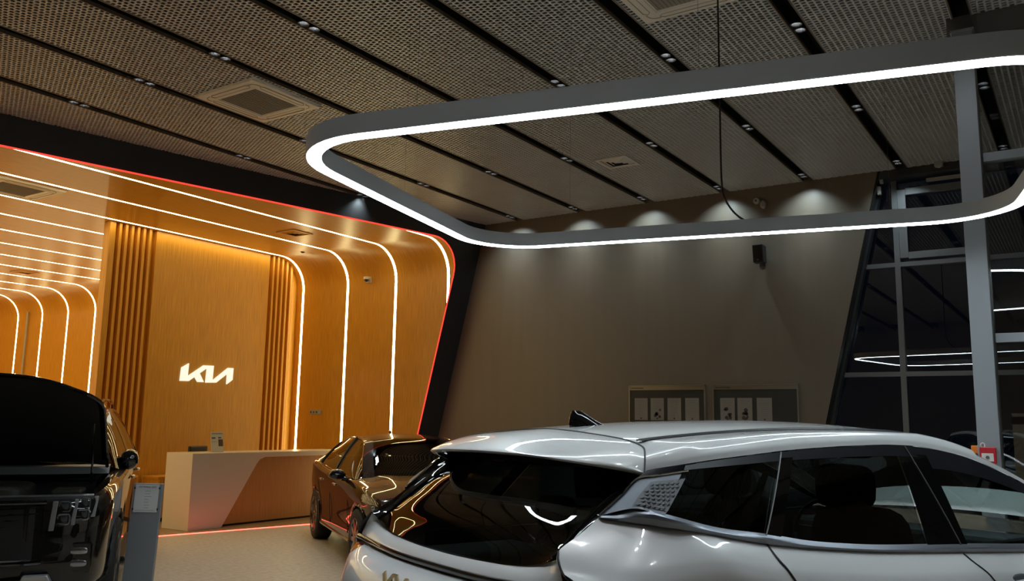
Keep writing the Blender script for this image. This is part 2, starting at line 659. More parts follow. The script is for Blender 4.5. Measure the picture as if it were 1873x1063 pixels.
def clip_band(y0, y1, off=0.0, du=0.0):
    """tunnel band between depths y0..y1, cut by the leaning facade"""
    mb = MB()
    for i in range(len(TP) - 1):
        (xa, za), (xb, zb) = TP[i], TP[i + 1]
        sa, sb = max(y0, facade_y(xa, za)), max(y0, facade_y(xb, zb))
        if sa >= y1 - 1e-4 and sb >= y1 - 1e-4:
            continue
        pts = [(xa, sa, za), (xb, sb, zb)]
        ta = tb = 0.0
        if sa >= y1:
            t = (y1 - sb) / (sa - sb)
            pts[0] = (xb + (xa - xb) * t, y1, zb + (za - zb) * t)
        if sb >= y1:
            t = (y1 - sa) / (sb - sa)
            pts[1] = (xa + (xb - xa) * t, y1, za + (zb - za) * t)
        (x0_, s0, z0_), (x1_, s1, z1_) = pts
        v = [(x0_, s0, z0_), (x1_, s1, z1_), (x1_, y1, z1_), (x0_, y1, z0_)]
        u = [(v[0][1], TLEN[i]), (v[1][1], TLEN[i + 1]), (y1, TLEN[i + 1]), (y1, TLEN[i])]
        mb.add(v, [(0, 1, 2, 3)], [u])
    return mb


edges = [facade_y(XW, ZS) - 1.5] + YK + [YK[-1] + YP]
for k in range(len(edges) - 1):
    y0 = edges[k] + (SW if k > 0 else 0)
    y1 = edges[k + 1] - (SW if k < len(edges) - 2 else 0)
    b = clip_band(y0, y1)
    if b.f:
        build('wood_panel', b, 'wood', tun, smooth=True, fix=True)
for k, y in enumerate(YK):
    b = clip_band(y - SW, y + SW)
    if b.f:
        n = len(b.v)
        build('light_strip', b, 'strip_light', tun, fix=True)
YEND = YK[-1] + YP
build('end_panel', MB().box(XL, XW, YEND, YEND + 0.05, 0, ZS), 'wood_panel', tun)
# tunnel floor finish (thin raised deck)
tf = MB()
tf.hexa([(XL, facade_y(XL, 0), 0.0), (XW, facade_y(XW, 0), 0.0), (XW, YEND, 0.0), (XL, YEND, 0.0),
         (XL, facade_y(XL, 0), 0.006), (XW, facade_y(XW, 0), 0.006), (XW, YEND, 0.006), (XL, YEND, 0.006)])
struct('floor_inlay', tf, 'tunnel_floor')
# red edge light of the opening and its floor line
path = [(x, facade_y(x, z) - 0.006, z) for x, z in TP]
build('edge_light', MB().tube(path, 0.011, 6), 'red_light', tun, smooth=True)
fl = MB()
fl.hexa([(XL, facade_y(XL, 0) - 0.03, 0.0), (XW, facade_y(XW, 0) - 0.03, 0.0), (XW, facade_y(XW, 0), 0.0), (XL, facade_y(XL, 0), 0.0),
         (XL, facade_y(XL, 0) - 0.03, 0.008), (XW, facade_y(XW, 0) - 0.03, 0.008), (XW, facade_y(XW, 0), 0.008), (XL, facade_y(XL, 0), 0.008)])
build('floor_light', fl, 'red_floor_light', tun)
# dark leaning facade around the opening
fa = MB()
zt2 = ZC + 0.25


def outer_of(i):
    x, z = TP[i]
    if x >= XW - 1e-6:
        return (XB + 0.02, z)
    if x <= XL + 1e-6:
        return (-8.0, z)
    if z >= ZS - 1e-6:
        return (x, zt2)
    if x > 7:      # right arc
        cx, cz = XW - RT, ZS - RT
        a = math.atan2(z - cz, x - cx)
        if a <= math.pi / 4:
            return (XB + 0.02, cz + (zt2 - cz) * math.tan(a))
        return (cx + (XB + 0.02 - cx) / math.tan(a), zt2)
    cx, cz = XL + RT, ZS - RT
    a = math.atan2(z - cz, cx - x)
    if a <= math.pi / 4:
        return (-8.0, cz + (zt2 - cz) * math.tan(a))
    return (cx - (cx + 8.0) / math.tan(a), zt2)


rowi = [(x, facade_y(x, z), z) for x, z in TP]
rowo = [(lambda q: (q[0], facade_y(q[0], q[1]), q[1]))(outer_of(i)) for i in range(len(TP))]
fa.grid([rowi, rowo])
struct('wall_facade', fa, 'facade')

# ------------------------------------------------------------------ partition with slats and sign panel
YPT = 12.72
part = struct_root('wall_partition')
pm = MB().box(7.62, XW - 0.002, YPT + 0.10, YPT + 0.20, 0.006, ZS - 0.004)
build('core', pm, 'wood_panel', part)
build('edge_board', MB().box(7.60, 7.70, YPT + 0.0, YPT + 0.10, 0.006, ZS - 0.004), 'wood_panel', part)
build('sign_panel', MB().box(8.43, 10.83, YPT, YPT + 0.10, 0.006, ZS - 0.004), 'wood_panel', part)
sl = MB().box(-0.022, 0.022, 0, 0.10, 0.006, ZS - 0.004)
slat0 = build('slat', sl, 'wood_slat', part)
xs_l = [7.785 + 0.106 * i for i in range(6)]
xs_r = [10.93 + 0.112 * i for i in range(5)]
for i, x in enumerate(xs_l + xs_r):
    loc = (x, YPT, 0)
    if i == 0:
        slat0.location = loc
    else:
        share(slat0, part, loc)
build('edge_board', MB().box(11.46, XW - 0.002, YPT + 0.06, YPT + 0.10, 0.006, ZS - 0.004), 'wood_panel', part)

# ------------------------------------------------------------------ lettering shape shared by the wall sign and the car badge
_raw = [(165, 580), (185, 262), (375, 160), (362, 470), (800, 200), (1090, 205), (1078, 575), (1530, 250), (1687, 255), (1680, 550),
        (1515, 660), (1515, 395), (1190, 622), (890, 622), (905, 262), (695, 395), (830, 610), (660, 605), (565, 480), (400, 585)]
LOGO = [((x - 165) / 1522.0, (620 - (y - 0.045 * (x - 165))) / 1522.0) for x, y in _raw]

sg = MB().prism([(a * 1.07, b * 1.07) for a, b in LOGO], 0.03)
o = build('wall_sign', sg, 'sign_light', loc=(9.055, YPT - 0.032, 2.20))
tag(o, 'glowing white letters mounted on the tall wood panel', 'sign')

# ------------------------------------------------------------------ ring pendant
RCX, RCY, RA, RB, RR, RTH, RZ = 4.843, 1.960, 1.502, 1.988, 0.567, 0.22025, 3.06


def ring_path(off, z, n=12):
    a, b, r = RA - off, RB - off, RR - off
    P = []
    for cx, cy, a0 in ((a - r, b - r, 0), (-(a - r), b - r, 90), (-(a - r), -(b - r), 180), (a - r, -(b - r), 270)):
        for k in range(n + 1):
            t = math.radians(a0 + 90 * k / n)
            P.append((cx + r * math.cos(t), cy + r * math.sin(t), z))
    return P


def ring_pendant(cx, cy, label):
    ring = thing('ring_light', label, 'pendant light', (cx, cy, RZ), RTH)
    BW, BH = 0.092, 0.105
    body = MB()
    prof = [(0.004, 0.0), (0.0, 0.004), (0.0, BH), (BW, BH), (BW, 0.004), (BW - 0.004, 0.0), (BW - 0.006, 0.0), (BW - 0.006, 0.012), (0.006, 0.012), (0.006, 0.0)]
    body.grid([ring_path(o_, z_) for o_, z_ in prof], close_u=True, close_v=True)
    build('ring_frame', body, 'ring_body', ring, smooth=True, angle=30)
    dif = MB()
    dif.grid([ring_path(o_, z_) for o_, z_ in ((0.0065, 0.008), (0.0065, -0.002), (0.012, -0.005), (BW - 0.012, -0.005), (BW - 0.0065, -0.002), (BW - 0.0065, 0.008))], close_v=True)
    build('diffuser', dif, 'ring_light', ring, smooth=True, angle=50)
    # power cable: loops down from the ceiling onto the far side, plus thin steel wires


    pc = crom([(1.455, -0.02, ZC - RZ), (1.455, -0.02, 1.2), (1.455, -0.02, 0.45), (1.46, -0.045, 0.28), (1.46, -0.12, 0.16), (1.456, -0.19, 0.105)], 40)
    build('power_cable', MB().tube(pc, 0.0075, 8), 'black_plastic', ring, smooth=True)
    for wx, wy in ((-1.456, 1.1), (-1.456, -0.3), (-1.456, -1.4), (1.456, 1.2), (1.456, -1.2), (0.0, 1.942), (0.0, -1.942)):
        build('suspension_wire', MB().tube([(wx, wy, BH), (wx, wy, ZC - RZ)], 0.0008, 5), 'frame_grey', ring)
    return ring


ring_pendant(RCX, RCY, 'large rounded rectangular ring pendant glowing cool white underneath')

# ------------------------------------------------------------------ twin spotlights in the ceiling slots


def twin_proto():
    t = thing('twin_spotlight', '', 'spotlight', (0, 0, 0))
    for k, dx in enumerate((-0.062, 0.062)):
        h = MB().lathe([(0.0001, 0.151), (0.050, 0.15), (0.052, 0.148), (0.052, 0.002), (0.049, 0.0), (0.044, 0.0), (0.040, 0.006), (0.038, 0.14)], 20, (dx, 0, 0))
        hh = build('housing', h, 'black_plastic', t, smooth=True)
        build('bezel', MB().lathe([(0.050, 0.0015), (0.050, -0.003), (0.046, -0.003), (0.044, 0.0)], 20, (dx, 0, 0)), 'lamp_metal', hh, smooth=True)
        l = MB().lathe([(0.0001, 0.0), (0.026, 0.0), (0.030, 0.006), (0.034, 0.004)], 16, (dx, 0, 0.105))
        build('lens', l, 'lamp_light', hh, smooth=True)
    build('mount_bar', MB().box(-0.13, 0.13, -0.02, 0.02, 0.15, 0.17), 'black_plastic', t)
    return t


tw0 = twin_proto()
SPX = [11.74, 9.46, 7.20, 4.95, 2.70, 0.45, -1.80]
rows_from_wall = ['nearest the brown wall', 'second from the brown wall', 'third from the brown wall', 'fourth from the brown wall', 'fifth from the brown wall', 'sixth from the brown wall', 'farthest from the brown wall']
n = 0
wash = bpy.data.lights.new('wall_washer', 'SPOT')
wash.energy = SPOT_W
wash.color = (0.70, 0.90, 1.0)
wash.spot_size = math.radians(112)
wash.spot_blend = 0.9
wash.shadow_soft_size = 0.03
for j in range(-5, 8):
    y = SLOT0 + SLOTP * j
    for i, x in enumerate(SPX):
        if y > facade_y(x, ZC) - 0.03:
            continue
        if i > 4 and j % 2:
            continue
        if j < 0 and (i == 0 or i > 4):
            continue
        if j < 0:
            lab = 'twin spotlight %s in the %s slot beyond the right edge' % (rows_from_wall[i], ORD[-j - 1])
        else:
            lab = 'twin spotlight %s in the %s ceiling slot from the right' % (rows_from_wall[i], ORD[j])
        if n == 0:
            t = tw0
        else:
            t = tw0.copy()
            COL.objects.link(t)
            for c in tw0.children:
                cc = share(c, t)
                for g in c.children:
                    share(g, cc)
        t.location = (x, y, ZC - 0.004)
        t['label'] = lab
        t['group'] = 'twin spotlights in the ceiling slots'
        n += 1
        if (i == 0 and 1 <= j <= 6) or (i == 1 and j == 7):
            lo = bpy.data.objects.new('wall_washer', wash)
            COL.objects.link(lo)
            lo.parent = t
            lo.location = (0.0, 0, -0.012)
            lo.rotation_euler = (0, math.radians(-16), 0) if i == 0 else (math.radians(10), 0, 0)

# ------------------------------------------------------------------ air conditioning cassettes and diffusers


def cassette(x, y, z, label):
    t = thing('ceiling_cassette', label, 'air conditioner', (x, y, z), 0, 'ceiling cassettes')
    h = 0.475
    f = MB()
    prof = [(h, 0.0), (h - 0.015, -0.022), (0.30, -0.030), (0.295, -0.022), (0.285, -0.018)]
    rings = [[(a, a, b), (-a, a, b), (-a, -a, b), (a, -a, b)] for a, b in prof]
    f.grid(rings, close_v=True)
    build('fascia', f, 'ac_plastic', t)
    g = MB().box(-0.285, 0.285, -0.285, 0.285, -0.020, 0.0)
    gg = build('intake_grille', g, 'ac_grille', t)
    bars = MB()
    for k in range(15):
        yy = -0.26 + k * 0.52 / 14
        bars.box(-0.275, 0.275, yy - 0.006, yy + 0.006, -0.026, -0.018)
    build('grille_bars', bars, 'ac_grille', gg)
    for k in range(4):
        a = k * math.pi / 2
        ca, sa = math.cos(a), math.sin(a)
        m = MB()
        pts = [(-0.27, 0.345), (0.27, 0.345), (0.30, 0.375), (0.27, 0.405), (-0.27, 0.405), (-0.30, 0.375)]
        path = [(p[0] * ca - p[1] * sa, p[0] * sa + p[1] * ca, -0.0275) for p in pts]
        m.tube(path, 0.0035, 5, closed=True)
        build('louvre', m, 'ac_seam', t)
        c = [(0.31, 0.395), (0.365, 0.385), (0.395, 0.35), (0.40, 0.30)]
        build('corner_seam', MB().tube([(p[0] * ca - p[1] * sa, p[0] * sa + p[1] * ca, -0.0262) for p in crom(c, 8)], 0.004, 5), 'ac_seam', t)
    return t


cassette(5.93, 7.30, ZC - 0.002, 'beige square air conditioning cassette in the mesh ceiling left of the ring light')
cassette(5.96, 2.485, ZC - 0.002, 'beige square air conditioning cassette at the top edge above the ring light')
cassette(5.76, 12.02, ZS - 0.002, 'square air conditioning cassette in the wood soffit between light strips')


def diffuser(x, y, z, s, label, mat='ac_plastic'):
    t = thing('air_diffuser', label, 'air vent', (x, y, z), 0, 'square air diffusers')
    h = s / 2
    fr_ = MB()
    rings = [[(a, a, b), (-a, a, b), (-a, -a, b), (a, -a, b)] for a, b in ((h, 0), (h, -0.012), (h - 0.04, -0.014), (h - 0.05, 0.0))]
    fr_.grid(rings, close_v=True)
    build('frame', fr_, mat, t)
    for k in range(3):
        a = (h - 0.05) * (0.95 - 0.30 * k)
        b = a - 0.05
        m = MB().grid([[(a, a, 0.0), (-a, a, 0.0), (-a, -a, 0.0), (a, -a, 0.0)], [(b, b, -0.02), (-b, b, -0.02), (-b, -b, -0.02), (b, -b, -0.02)]], close_v=True)
        build('vane', m, mat, t)
    build('core', MB().box(-h + 0.05, h - 0.05, -h + 0.05, h - 0.05, 0.0, 0.004), 'black_matte', t)
    return t


diffuser(9.89, 4.97, ZC - 0.002, 0.45, 'small square air diffuser in the mesh ceiling inside the ring light', 'white_plastic')
diffuser(9.69, 10.82, ZS - 0.002, 0.42, 'brown square air vent in the wood soffit near the curved corner', 'wood_panel')
diffuser(9.52, 19.03, ZS - 0.002, 0.42, 'brown air vent far back in the wood soffit at the left', 'wood_panel')

# ------------------------------------------------------------------ small fittings
sp = thing('smoke_detector', 'small dark detector in the wood soffit beside a light strip', 'detector', (10.92, 11.95, ZS))
build('cap', MB().lathe([(0.0001, -0.022), (0.02, -0.022), (0.028, -0.012), (0.03, 0.0)], 16), 'frame_dark', sp, smooth=True)
build('rim', MB().lathe([(0.03, 0.0), (0.045, -0.004), (0.048, 0.0)], 16), 'frame_dark', sp, smooth=True)

cm = thing('security_camera', 'small white security camera on the wood wall of the tunnel', 'camera', (XW, 10.88, 4.17))
build('mount_plate', MB().box(-0.03, 0, -0.06, 0.06, -0.055, 0.055), 'white_plastic', cm, bevel=0.004)
build('dome', MB().lathe([(0.05, 0.045), (0.052, 0.02), (0.05, 0.0), (0.045, -0.005)], 20, (-0.085, 0.0, 0.0)).box(-0.09, -0.02, -0.04, 0.04, 0.0, 0.05), 'white_plastic', cm, smooth=True)
build('lens_eye', MB().lathe([(0.044, 0.0), (0.038, -0.03), (0.02, -0.045), (0.0001, -0.05)], 20, (-0.085, 0.0, 0.0)), 'gloss_black', cm, smooth=True)

so = thing('socket_panel', 'row of grey wall sockets on the wood wall beside a light strip', 'socket', (XW, 12.10, 1.76))
build('back_plate', MB().box(-0.012, 0, -0.155, 0.155, -0.04, 0.04), 'grey_plastic', so, bevel=0.003)
for k in range(4):
    y = -0.112 + k * 0.075
    s_ = build('socket', MB().box(-0.018, -0.012, y - 0.03, y + 0.03, -0.03, 0.03), 'grey_plastic', so)
    if k > 0:
        build('socket_hole', MB().lathe([(0.0001, -0.019), (0.018, -0.0187)], 12, (0, y, 0), 'x'), 'black_plastic', s_)

pb = thing('wall_pole', 'thin grey pole standing against the far wood wall', 'pole', (XW - 0.05, 22.7, 0.006))
build('tube', MB().tube([(0, 0, 0), (0, 0, 4.25)], 0.025, 8), 'grey_plastic', pb, smooth=True)
build('foot', MB().lathe([(0.06, 0.0), (0.06, 0.01), (0.03, 0.015)], 12), 'grey_plastic', pb)

# loudspeaker on the brown wall
sk = thing('wall_speaker', 'small black loudspeaker box on the brown wall', 'speaker', (XB, 3.765, 4.03))
build('cabinet', MB().hexa([(-0.20, -0.075, -0.125), (-0.06, -0.075, -0.125), (-0.06, 0.075, -0.125), (-0.20, 0.075, -0.125),
                            (-0.235, -0.075, 0.125), (-0.06, -0.075, 0.125), (-0.06, 0.075, 0.125), (-0.235, 0.075, 0.125)]), 'black_plastic', sk, bevel=0.012)
build('grille_cloth', MB().hexa([(-0.208, -0.062, -0.10), (-0.196, -0.062, -0.10), (-0.196, 0.062, -0.10), (-0.208, 0.062, -0.10),
                                 (-0.239, -0.062, 0.11), (-0.227, -0.062, 0.11), (-0.227, 0.062, 0.11), (-0.239, 0.062, 0.11)]), 'black_matte', sk)
build('badge', MB().box(-0.215, -0.208, -0.012, 0.012, -0.095, -0.085), 'chrome', sk)
build('bracket', MB().box(-0.07, 0, -0.02, 0.02, -0.05, 0.03).box(-0.012, 0, -0.04, 0.04, -0.16, 0.06), 'black_plastic', sk)

# the pair of round fittings high on the brown wall
for nm, y, z, lab in (('wall_siren', 3.822, 4.835, 'upper round grey fitting high on the brown wall'), ('motion_sensor', 3.727, 4.773, 'lower oval grey sensor high on the brown wall')):
    t = thing(nm, lab, 'sensor', (XB, y, z), 0)
    if nm == 'wall_siren':
        build('shell', MB().lathe([(0.045, 0.0), (0.045, -0.035), (0.038, -0.045), (0.014, -0.047), (0.0001, -0.045)], 20, (0, 0, 0), 'x'), 'grey_plastic', t, smooth=True)
        build('grille', MB().lathe([(0.016, -0.048), (0.0001, -0.050)], 12, (0, 0, 0), 'x'), 'board_dark', t)
    else:
        build('shell', MB().grid([[(h, 0.042 * r * math.cos(2 * math.pi * k / 20), 0.062 * r * math.sin(2 * math.pi * k / 20)) for k in range(20)] for r, h in ((1, 0), (1, -0.03), (0.8, -0.048), (0.4, -0.055), (0.01, -0.057))], close_v=True), 'grey_plastic', t, smooth=True)
        build('window', MB().box(-0.058, -0.05, -0.018, 0.018, -0.03, -0.005), 'paper_grey', t)

# two little white sensors at the top of the slanted edge
for k, (y, z, lab) in enumerate(((brown_edge(4.94) - 0.03, 4.94, 'upper of two small white blocks at the top of the slanted wall edge'),
                                 (brown_edge(4.79) - 0.03, 4.79, 'lower of two small white blocks at the top of the slanted wall edge'))):
    t = thing('contact_sensor', lab, 'sensor', (XB + 0.10, y, z), 0, 'white blocks on the slanted edge')
    build('housing', MB().box(-0.03, 0.03, -0.045, 0.0, -0.055, 0.055), 'white_plastic', t, bevel=0.006)
    build('cover_seam', MB().box(-0.031, 0.031, -0.046, -0.02, -0.003, 0.003), 'grey_plastic', t)
t = thing('ceiling_sensor', 'small pale box under the ceiling edge above the window', 'sensor', (12.0, 1.43, ZC - 0.0))
build('housing', MB().box(-0.05, 0.05, -0.05, 0.05, -0.06, 0.0), 'grey_plastic', t, bevel=0.008)
build('eye', MB().lathe([(0.03, -0.06), (0.02, -0.075), (0.0001, -0.08)], 14), 'grey_plastic', t, smooth=True)

# ------------------------------------------------------------------ two notice boards on the brown wall


def notice_board(yc, w, fracs, label, headw):
    t = thing('notice_board', label, 'notice board', (XB, yc, 2.195), 0, 'notice boards on the brown wall')
    h = 0.92
    build('back_panel', MB().box(-0.02, 0, -w / 2, w / 2, -h, 0), 'board_dark', t)
    f = MB()
    f.box(-0.03, -0.0, -w / 2 - 0.012, -w / 2 + 0.006, -h, 0.012).box(-0.03, 0, w / 2 - 0.006, w / 2 + 0.012, -h, 0.012)
    f.box(-0.03, 0, -w / 2 - 0.012, w / 2 + 0.012, 0.0, 0.014).box(-0.03, 0, -w / 2 - 0.012, w / 2 + 0.012, -h - 0.012, -h)
    build('frame', f, 'board_frame', t)
    hd = build('header', MB().box(-0.024, -0.02, -w / 2 + 0.008, w / 2 - 0.008, -0.055, -0.002), 'board_frame', t)
    build('header_print', MB().box(-0.0245, -0.024, w / 2 - 0.03 - headw, w / 2 - 0.03, -0.034, -0.020), 'paper_ink', hd)
    for i, (fx, mat, dark) in enumerate(fracs):
        y = w / 2 - fx * w
        p = build('paper', MB().box(-0.0222, -0.02, y - 0.106, y + 0.106, -0.50, -0.175), mat, t)
        pr = MB()
        for r in range(9):
            z = -0.215 - r * 0.03
            l = 0.08 * (0.55 + 0.45 * rnd.random())
            pr.box(-0.0226, -0.0222, y - l, y + l, z - 0.003, z + 0.003)
        build('print_lines', pr, 'paper_grey', p)
        if dark:
            q = MB()
            for _ in range(7):
                a, b, r = y + rnd.uniform(-0.05, 0.05), -0.40 + rnd.uniform(-0.06, 0.07), rnd.uniform(0.014, 0.032)
                q.prism([(a + r * math.cos(k * math.pi / 3), b + r * math.sin(k * math.pi / 3)) for k in range(6)], -0.0008, (-0.0226, 0, 0), (0, 1, 0), (0, 0, 1), (1, 0, 0))
            build('print_picture', q, 'paper_ink', p)
        build('print_seal', MB().lathe([(0.0001, -0.0232), (0.014, -0.0231)], 12, (0, y, -0.475), 'x'), 'paper_ink', p)
    build('cover_sheet', MB().add([(-0.028, -w / 2, -h), (-0.028, w / 2, -h), (-0.028, w / 2, -0.06), (-0.028, -w / 2, -0.06)], [(0, 1, 2, 3)]), 'acrylic', t, fix=False)
    return t


notice_board(5.253, 1.19, [(0.159, 'notice_paper', False), (0.379, 'notice_paper', True), (0.607, 'notice_paper', False), (0.841, 'notice_paper', False)],
             'framed notice board with four papers on the brown wall', 0.20)
notice_board(3.926, 1.19, [(0.171, 'notice_paper', True), (0.382, 'notice_paper', True), (0.615, 'notice_paper', False)],
             'framed notice board with three papers and an empty slot on the brown wall', 0.22)

# ------------------------------------------------------------------ fire alarm call point on the column
fb = thing('fire_alarm_box', 'red fire alarm box on the grey column behind the white car', 'alarm', (7.60, 0.682, 1.45))
build('case', MB().box(-0.05, 0.0, -0.052, 0.058, -0.075, 0.045), 'red_box', fb, bevel=0.005)
build('plate', MB().box(-0.054, -0.05, -0.035, 0.045, -0.06, 0.0), 'white_plastic', fb)
build('button', MB().lathe([(0.0001, -0.062), (0.012, -0.062), (0.012, -0.054)], 14, (0, 0.005, -0.03), 'x'), 'paper_ink', fb)
build('seal_ring', MB().tube([(-0.03, 0.035 + 0.014 * math.cos(a), 0.058 + 0.018 * math.sin(a)) for a in np.linspace(0, 2 * math.pi, 14)[:-1]], 0.005, 6, closed=True), 'white_plastic', fb, smooth=True)
ob = thing('warning_beacon', 'small orange box on the column edge beside the red alarm', 'beacon', (7.60, 0.757, 1.475))
build('lens_box', MB().box(0.0, 0.05, 0.0, 0.045, -0.03, 0.03), 'orange_box', ob, bevel=0.006)
build('back_plate', MB().box(0.0, 0.05, -0.002, 0.0, -0.035, 0.035), 'white_plastic', ob)

# ------------------------------------------------------------------ reception counter
ct = thing('reception_counter', 'long white reception counter with slanted wood inset in the lit tunnel', 'counter', (8.10, 10.93, 0.006))
L_, D_, HT = 3.15, 0.62, 1.10
# white shell: end block with slanted edge running into the top band
shell = [(0, 0), (0.58, 0), (1.18, 0.92), (1.24, 0.985), (1.34, 1.02), (L_, 1.02), (L_, HT), (0, HT)]
build('shell', MB().prism(shell, D_, uz=(0, 1, 0)), 'corian', ct, bevel=0.006)
inset = [(0.56, 0.03), (1.30, 1.02), (L_ - 0.4, 1.02), (L_ - 0.4, 0.03)]
build('wood_front', MB().prism(inset, 0.03, (0, 0.12, 0)), 'wood_counter', ct)
build('plinth', MB().box(0.5, L_ - 0.4, 0.14, 0.5, 0.0, 0.03), 'black_matte', ct)
build('back_frame', MB().box(1.2, L_ - 0.4, 0.15, 0.45, 0.03, 1.02), 'wood_counter', ct)

bs = thing('brochure_stand', 'small upright leaflet with a dark car picture on the counter', 'leaflet', (8.755, 11.22, 1.107), 0.0)
build('sheet', MB().hexa([(-0.112, 0.0, 0.0), (0.112, 0.0, 0.0), (0.112, 0.004, 0.0), (-0.112, 0.004, 0.0), (-0.112, 0.05, 0.30), (0.112, 0.05, 0.30), (0.112, 0.054, 0.30), (-0.112, 0.054, 0.30)]), 'paper', bs)
build('foot', MB().box(-0.112, 0.112, 0.0, 0.11, 0.0, 0.003), 'acrylic', bs)


def on_sheet(a0, a1, b0, b1, mat, nm):
    k = 0.05 / 0.30
    m = MB().add([(a0, b0 * k - 0.0008, b0), (a1, b0 * k - 0.0008, b0), (a1, b1 * k - 0.0008, b1), (a0, b1 * k - 0.0008, b1)], [(0, 1, 2, 3)])
    build(nm, m, mat, bs, fix=False)


on_sheet(-0.10, 0.10, 0.268, 0.285, 'paper_grey', 'print_title')
on_sheet(-0.10, -0.03, 0.20, 0.222, 'paper_ink', 'print_word')
on_sheet(0.02, 0.105, 0.085, 0.19, 'paper_brown', 'print_picture')
on_sheet(0.02, 0.075, 0.205, 0.225, 'paper_brown', 'print_picture_top')
on_sheet(-0.10, -0.0, 0.150, 0.157, 'paper_grey', 'print_line')

oc = thing('office_chair', 'black office chair back showing above the counter', 'chair', (9.05, 11.86, 0.006), 0.1)
build('backrest', MB().box(-0.19, 0.19, 0.18, 0.235, 0.60, 1.17), 'black_plastic', oc, bevel=0.025, segs=3)
build('seat', MB().box(-0.24, 0.24, -0.24, 0.22, 0.42, 0.50), 'black_plastic', oc, bevel=0.03, segs=3)
build('back_stem', MB().tube([(0, 0.15, 0.42), (0, 0.26, 0.48), (0, 0.25, 0.8)], 0.02, 8), 'black_plastic', oc)
build('gas_lift', MB().lathe([(0.025, 0.08), (0.025, 0.42)], 12), 'chrome', oc)
for k in range(5):
    a = k * 2 * math.pi / 5
    lg = build('leg', MB().tube([(0, 0, 0.09), (0.28 * math.cos(a), 0.28 * math.sin(a), 0.07)], [0.02, 0.014], 8), 'black_plastic', oc)
    build('castor', MB().lathe([(0.0001, -0.012), (0.028, -0.012), (0.028, 0.012), (0.0001, 0.012)], 12, (0.28 * math.cos(a), 0.28 * math.sin(a), 0.03), 'y'), 'black_plastic', lg)

lc = thing('low_cabinet', 'low wood cabinet standing behind the white counter end', 'cabinet', (8.47, 12.24, 0.006))
build('carcass', MB().box(0, 0.9, 0, 0.43, 0.06, 0.66), 'wood_panel', lc)
build('top', MB().box(-0.01, 0.91, -0.01, 0.44, 0.66, 0.69), 'wood_slat', lc)
build('plinth', MB().box(0.02, 0.88, 0.03, 0.42, 0.0, 0.06), 'black_matte', lc)
dr = build('door', MB().box(0.005, 0.445, -0.018, 0.0, 0.07, 0.655), 'wood_panel', lc)
build('handle', MB().box(0.40, 0.415, -0.03, -0.018, 0.40, 0.55), 'chrome', dr)
dr = build('door', MB().box(0.455, 0.895, -0.018, 0.0, 0.07, 0.655), 'wood_panel', lc)
build('handle', MB().box(0.485, 0.50, -0.03, -0.018, 0.40, 0.55), 'chrome', dr)

# ------------------------------------------------------------------ car helpers
def mir(P):
    return [[(p[0], -p[1], p[2]) for p in row] for row in P]


def wheel(parent, x, y, r, w, side, rim_r=None, spokes=10, mat='rim_metal'):
    rr = rim_r or r * 0.70
    s = side
    t = MB().lathe([(rr, -w / 2), (r * 0.93, -w / 2), (r * 0.985, -w * 0.42), (r, -w * 0.30), (r, w * 0.30), (r * 0.985, w * 0.42), (r * 0.93, w / 2), (rr, w / 2)], 40, (x, y, r), 'y')
    tyre = build('wheel', t, 'rubber', parent, smooth=True, angle=50)
    m = MB().lathe([(rr, w / 2 * s), (rr * 0.97, (w / 2 + 0.004) * s), (rr * 0.93, (w / 2 - 0.01) * s), (rr * 0.91, -w * 0.3 * s)], 40, (x, y, r), 'y')
    build('rim', m, mat, tyre, smooth=True)
    for k in range(spokes):
        a = 2 * math.pi * k / spokes
        q = MB()
        c, sn = math.cos(a), math.sin(a)
        wd0, wd1 = 0.030, 0.018
        y0, y1 = y + s * (w / 2 - 0.03), y + s * (w / 2 - 0.005)
        pts = []
        for yy in (y0, y1):
            for rad, wd in ((0.05, wd0), (rr * 0.95, wd1)):
                for sg_ in (-1, 1):
                    pts.append((x + rad * c - sg_ * wd * sn, yy, r + rad * sn + sg_ * wd * c))
        q.hexa([pts[0], pts[1], pts[3], pts[2], pts[4], pts[5], pts[7], pts[6]])
        build('spoke', q, mat, tyre)
    build('hub_cap', MB().lathe([(0.0001, (w / 2 + 0.004) * s), (0.05, (w / 2) * s), (0.07, (w / 2 - 0.02) * s)], 20, (x, y, r), 'y'), mat, tyre, smooth=True)
    build('brake_disc', MB().lathe([(0.0001, 0.0), (rr * 0.8, 0.0)], 24, (x, y, r), 'y'), 'frame_grey', tyre)
    return tyre


def loft_body(outline, n, rows, nrow, topz, L):
    """half body shell: outline = plan half from rear centre to nose (x, |y|); rows = list of
    (z_side, in_side, z_front, in_front, z_rear, in_rear); a z of None means the running top line (with offset in slot)"""
    O = crom(outline, n)
    G = []
    for i, p in enumerate(O):
        a, b = O[max(i - 1, 0)], O[min(i + 1, n - 1)]
        t = np.array(b) - np.array(a)
        t = t / np.linalg.norm(t)
        nx, ny = -t[1], t[0]         # points inwards or outwards; make it outward
        if ny < 0:
            nx, ny = -nx, -ny
        if i == 0:
            nx, ny = -1, 0
        if i == n - 1:
            nx, ny = 1, 0
        # outline runs rear->front with y positive, outward normal is left/up of travel
        wf, wr = max(nx, 0) ** 2, max(-nx, 0) ** 2
        ws = 1 - wf - wr
        ctrl = []
        for (zs, is_, zf, if_, zr, ir) in rows:
            tz = topz(p[0])
            f = lambda v: tz + v[0] if isinstance(v, tuple) else v
            z = ws * f(zs) + wf * f(zf) + wr * f(zr)
            ins = ws * is_ + wf * if_ + wr * ir
            ctrl.append((p[0] - nx * ins, max(p[1] - ny * ins, 0.0), z))
        G.append(cromu(ctrl, nrow))
    return G


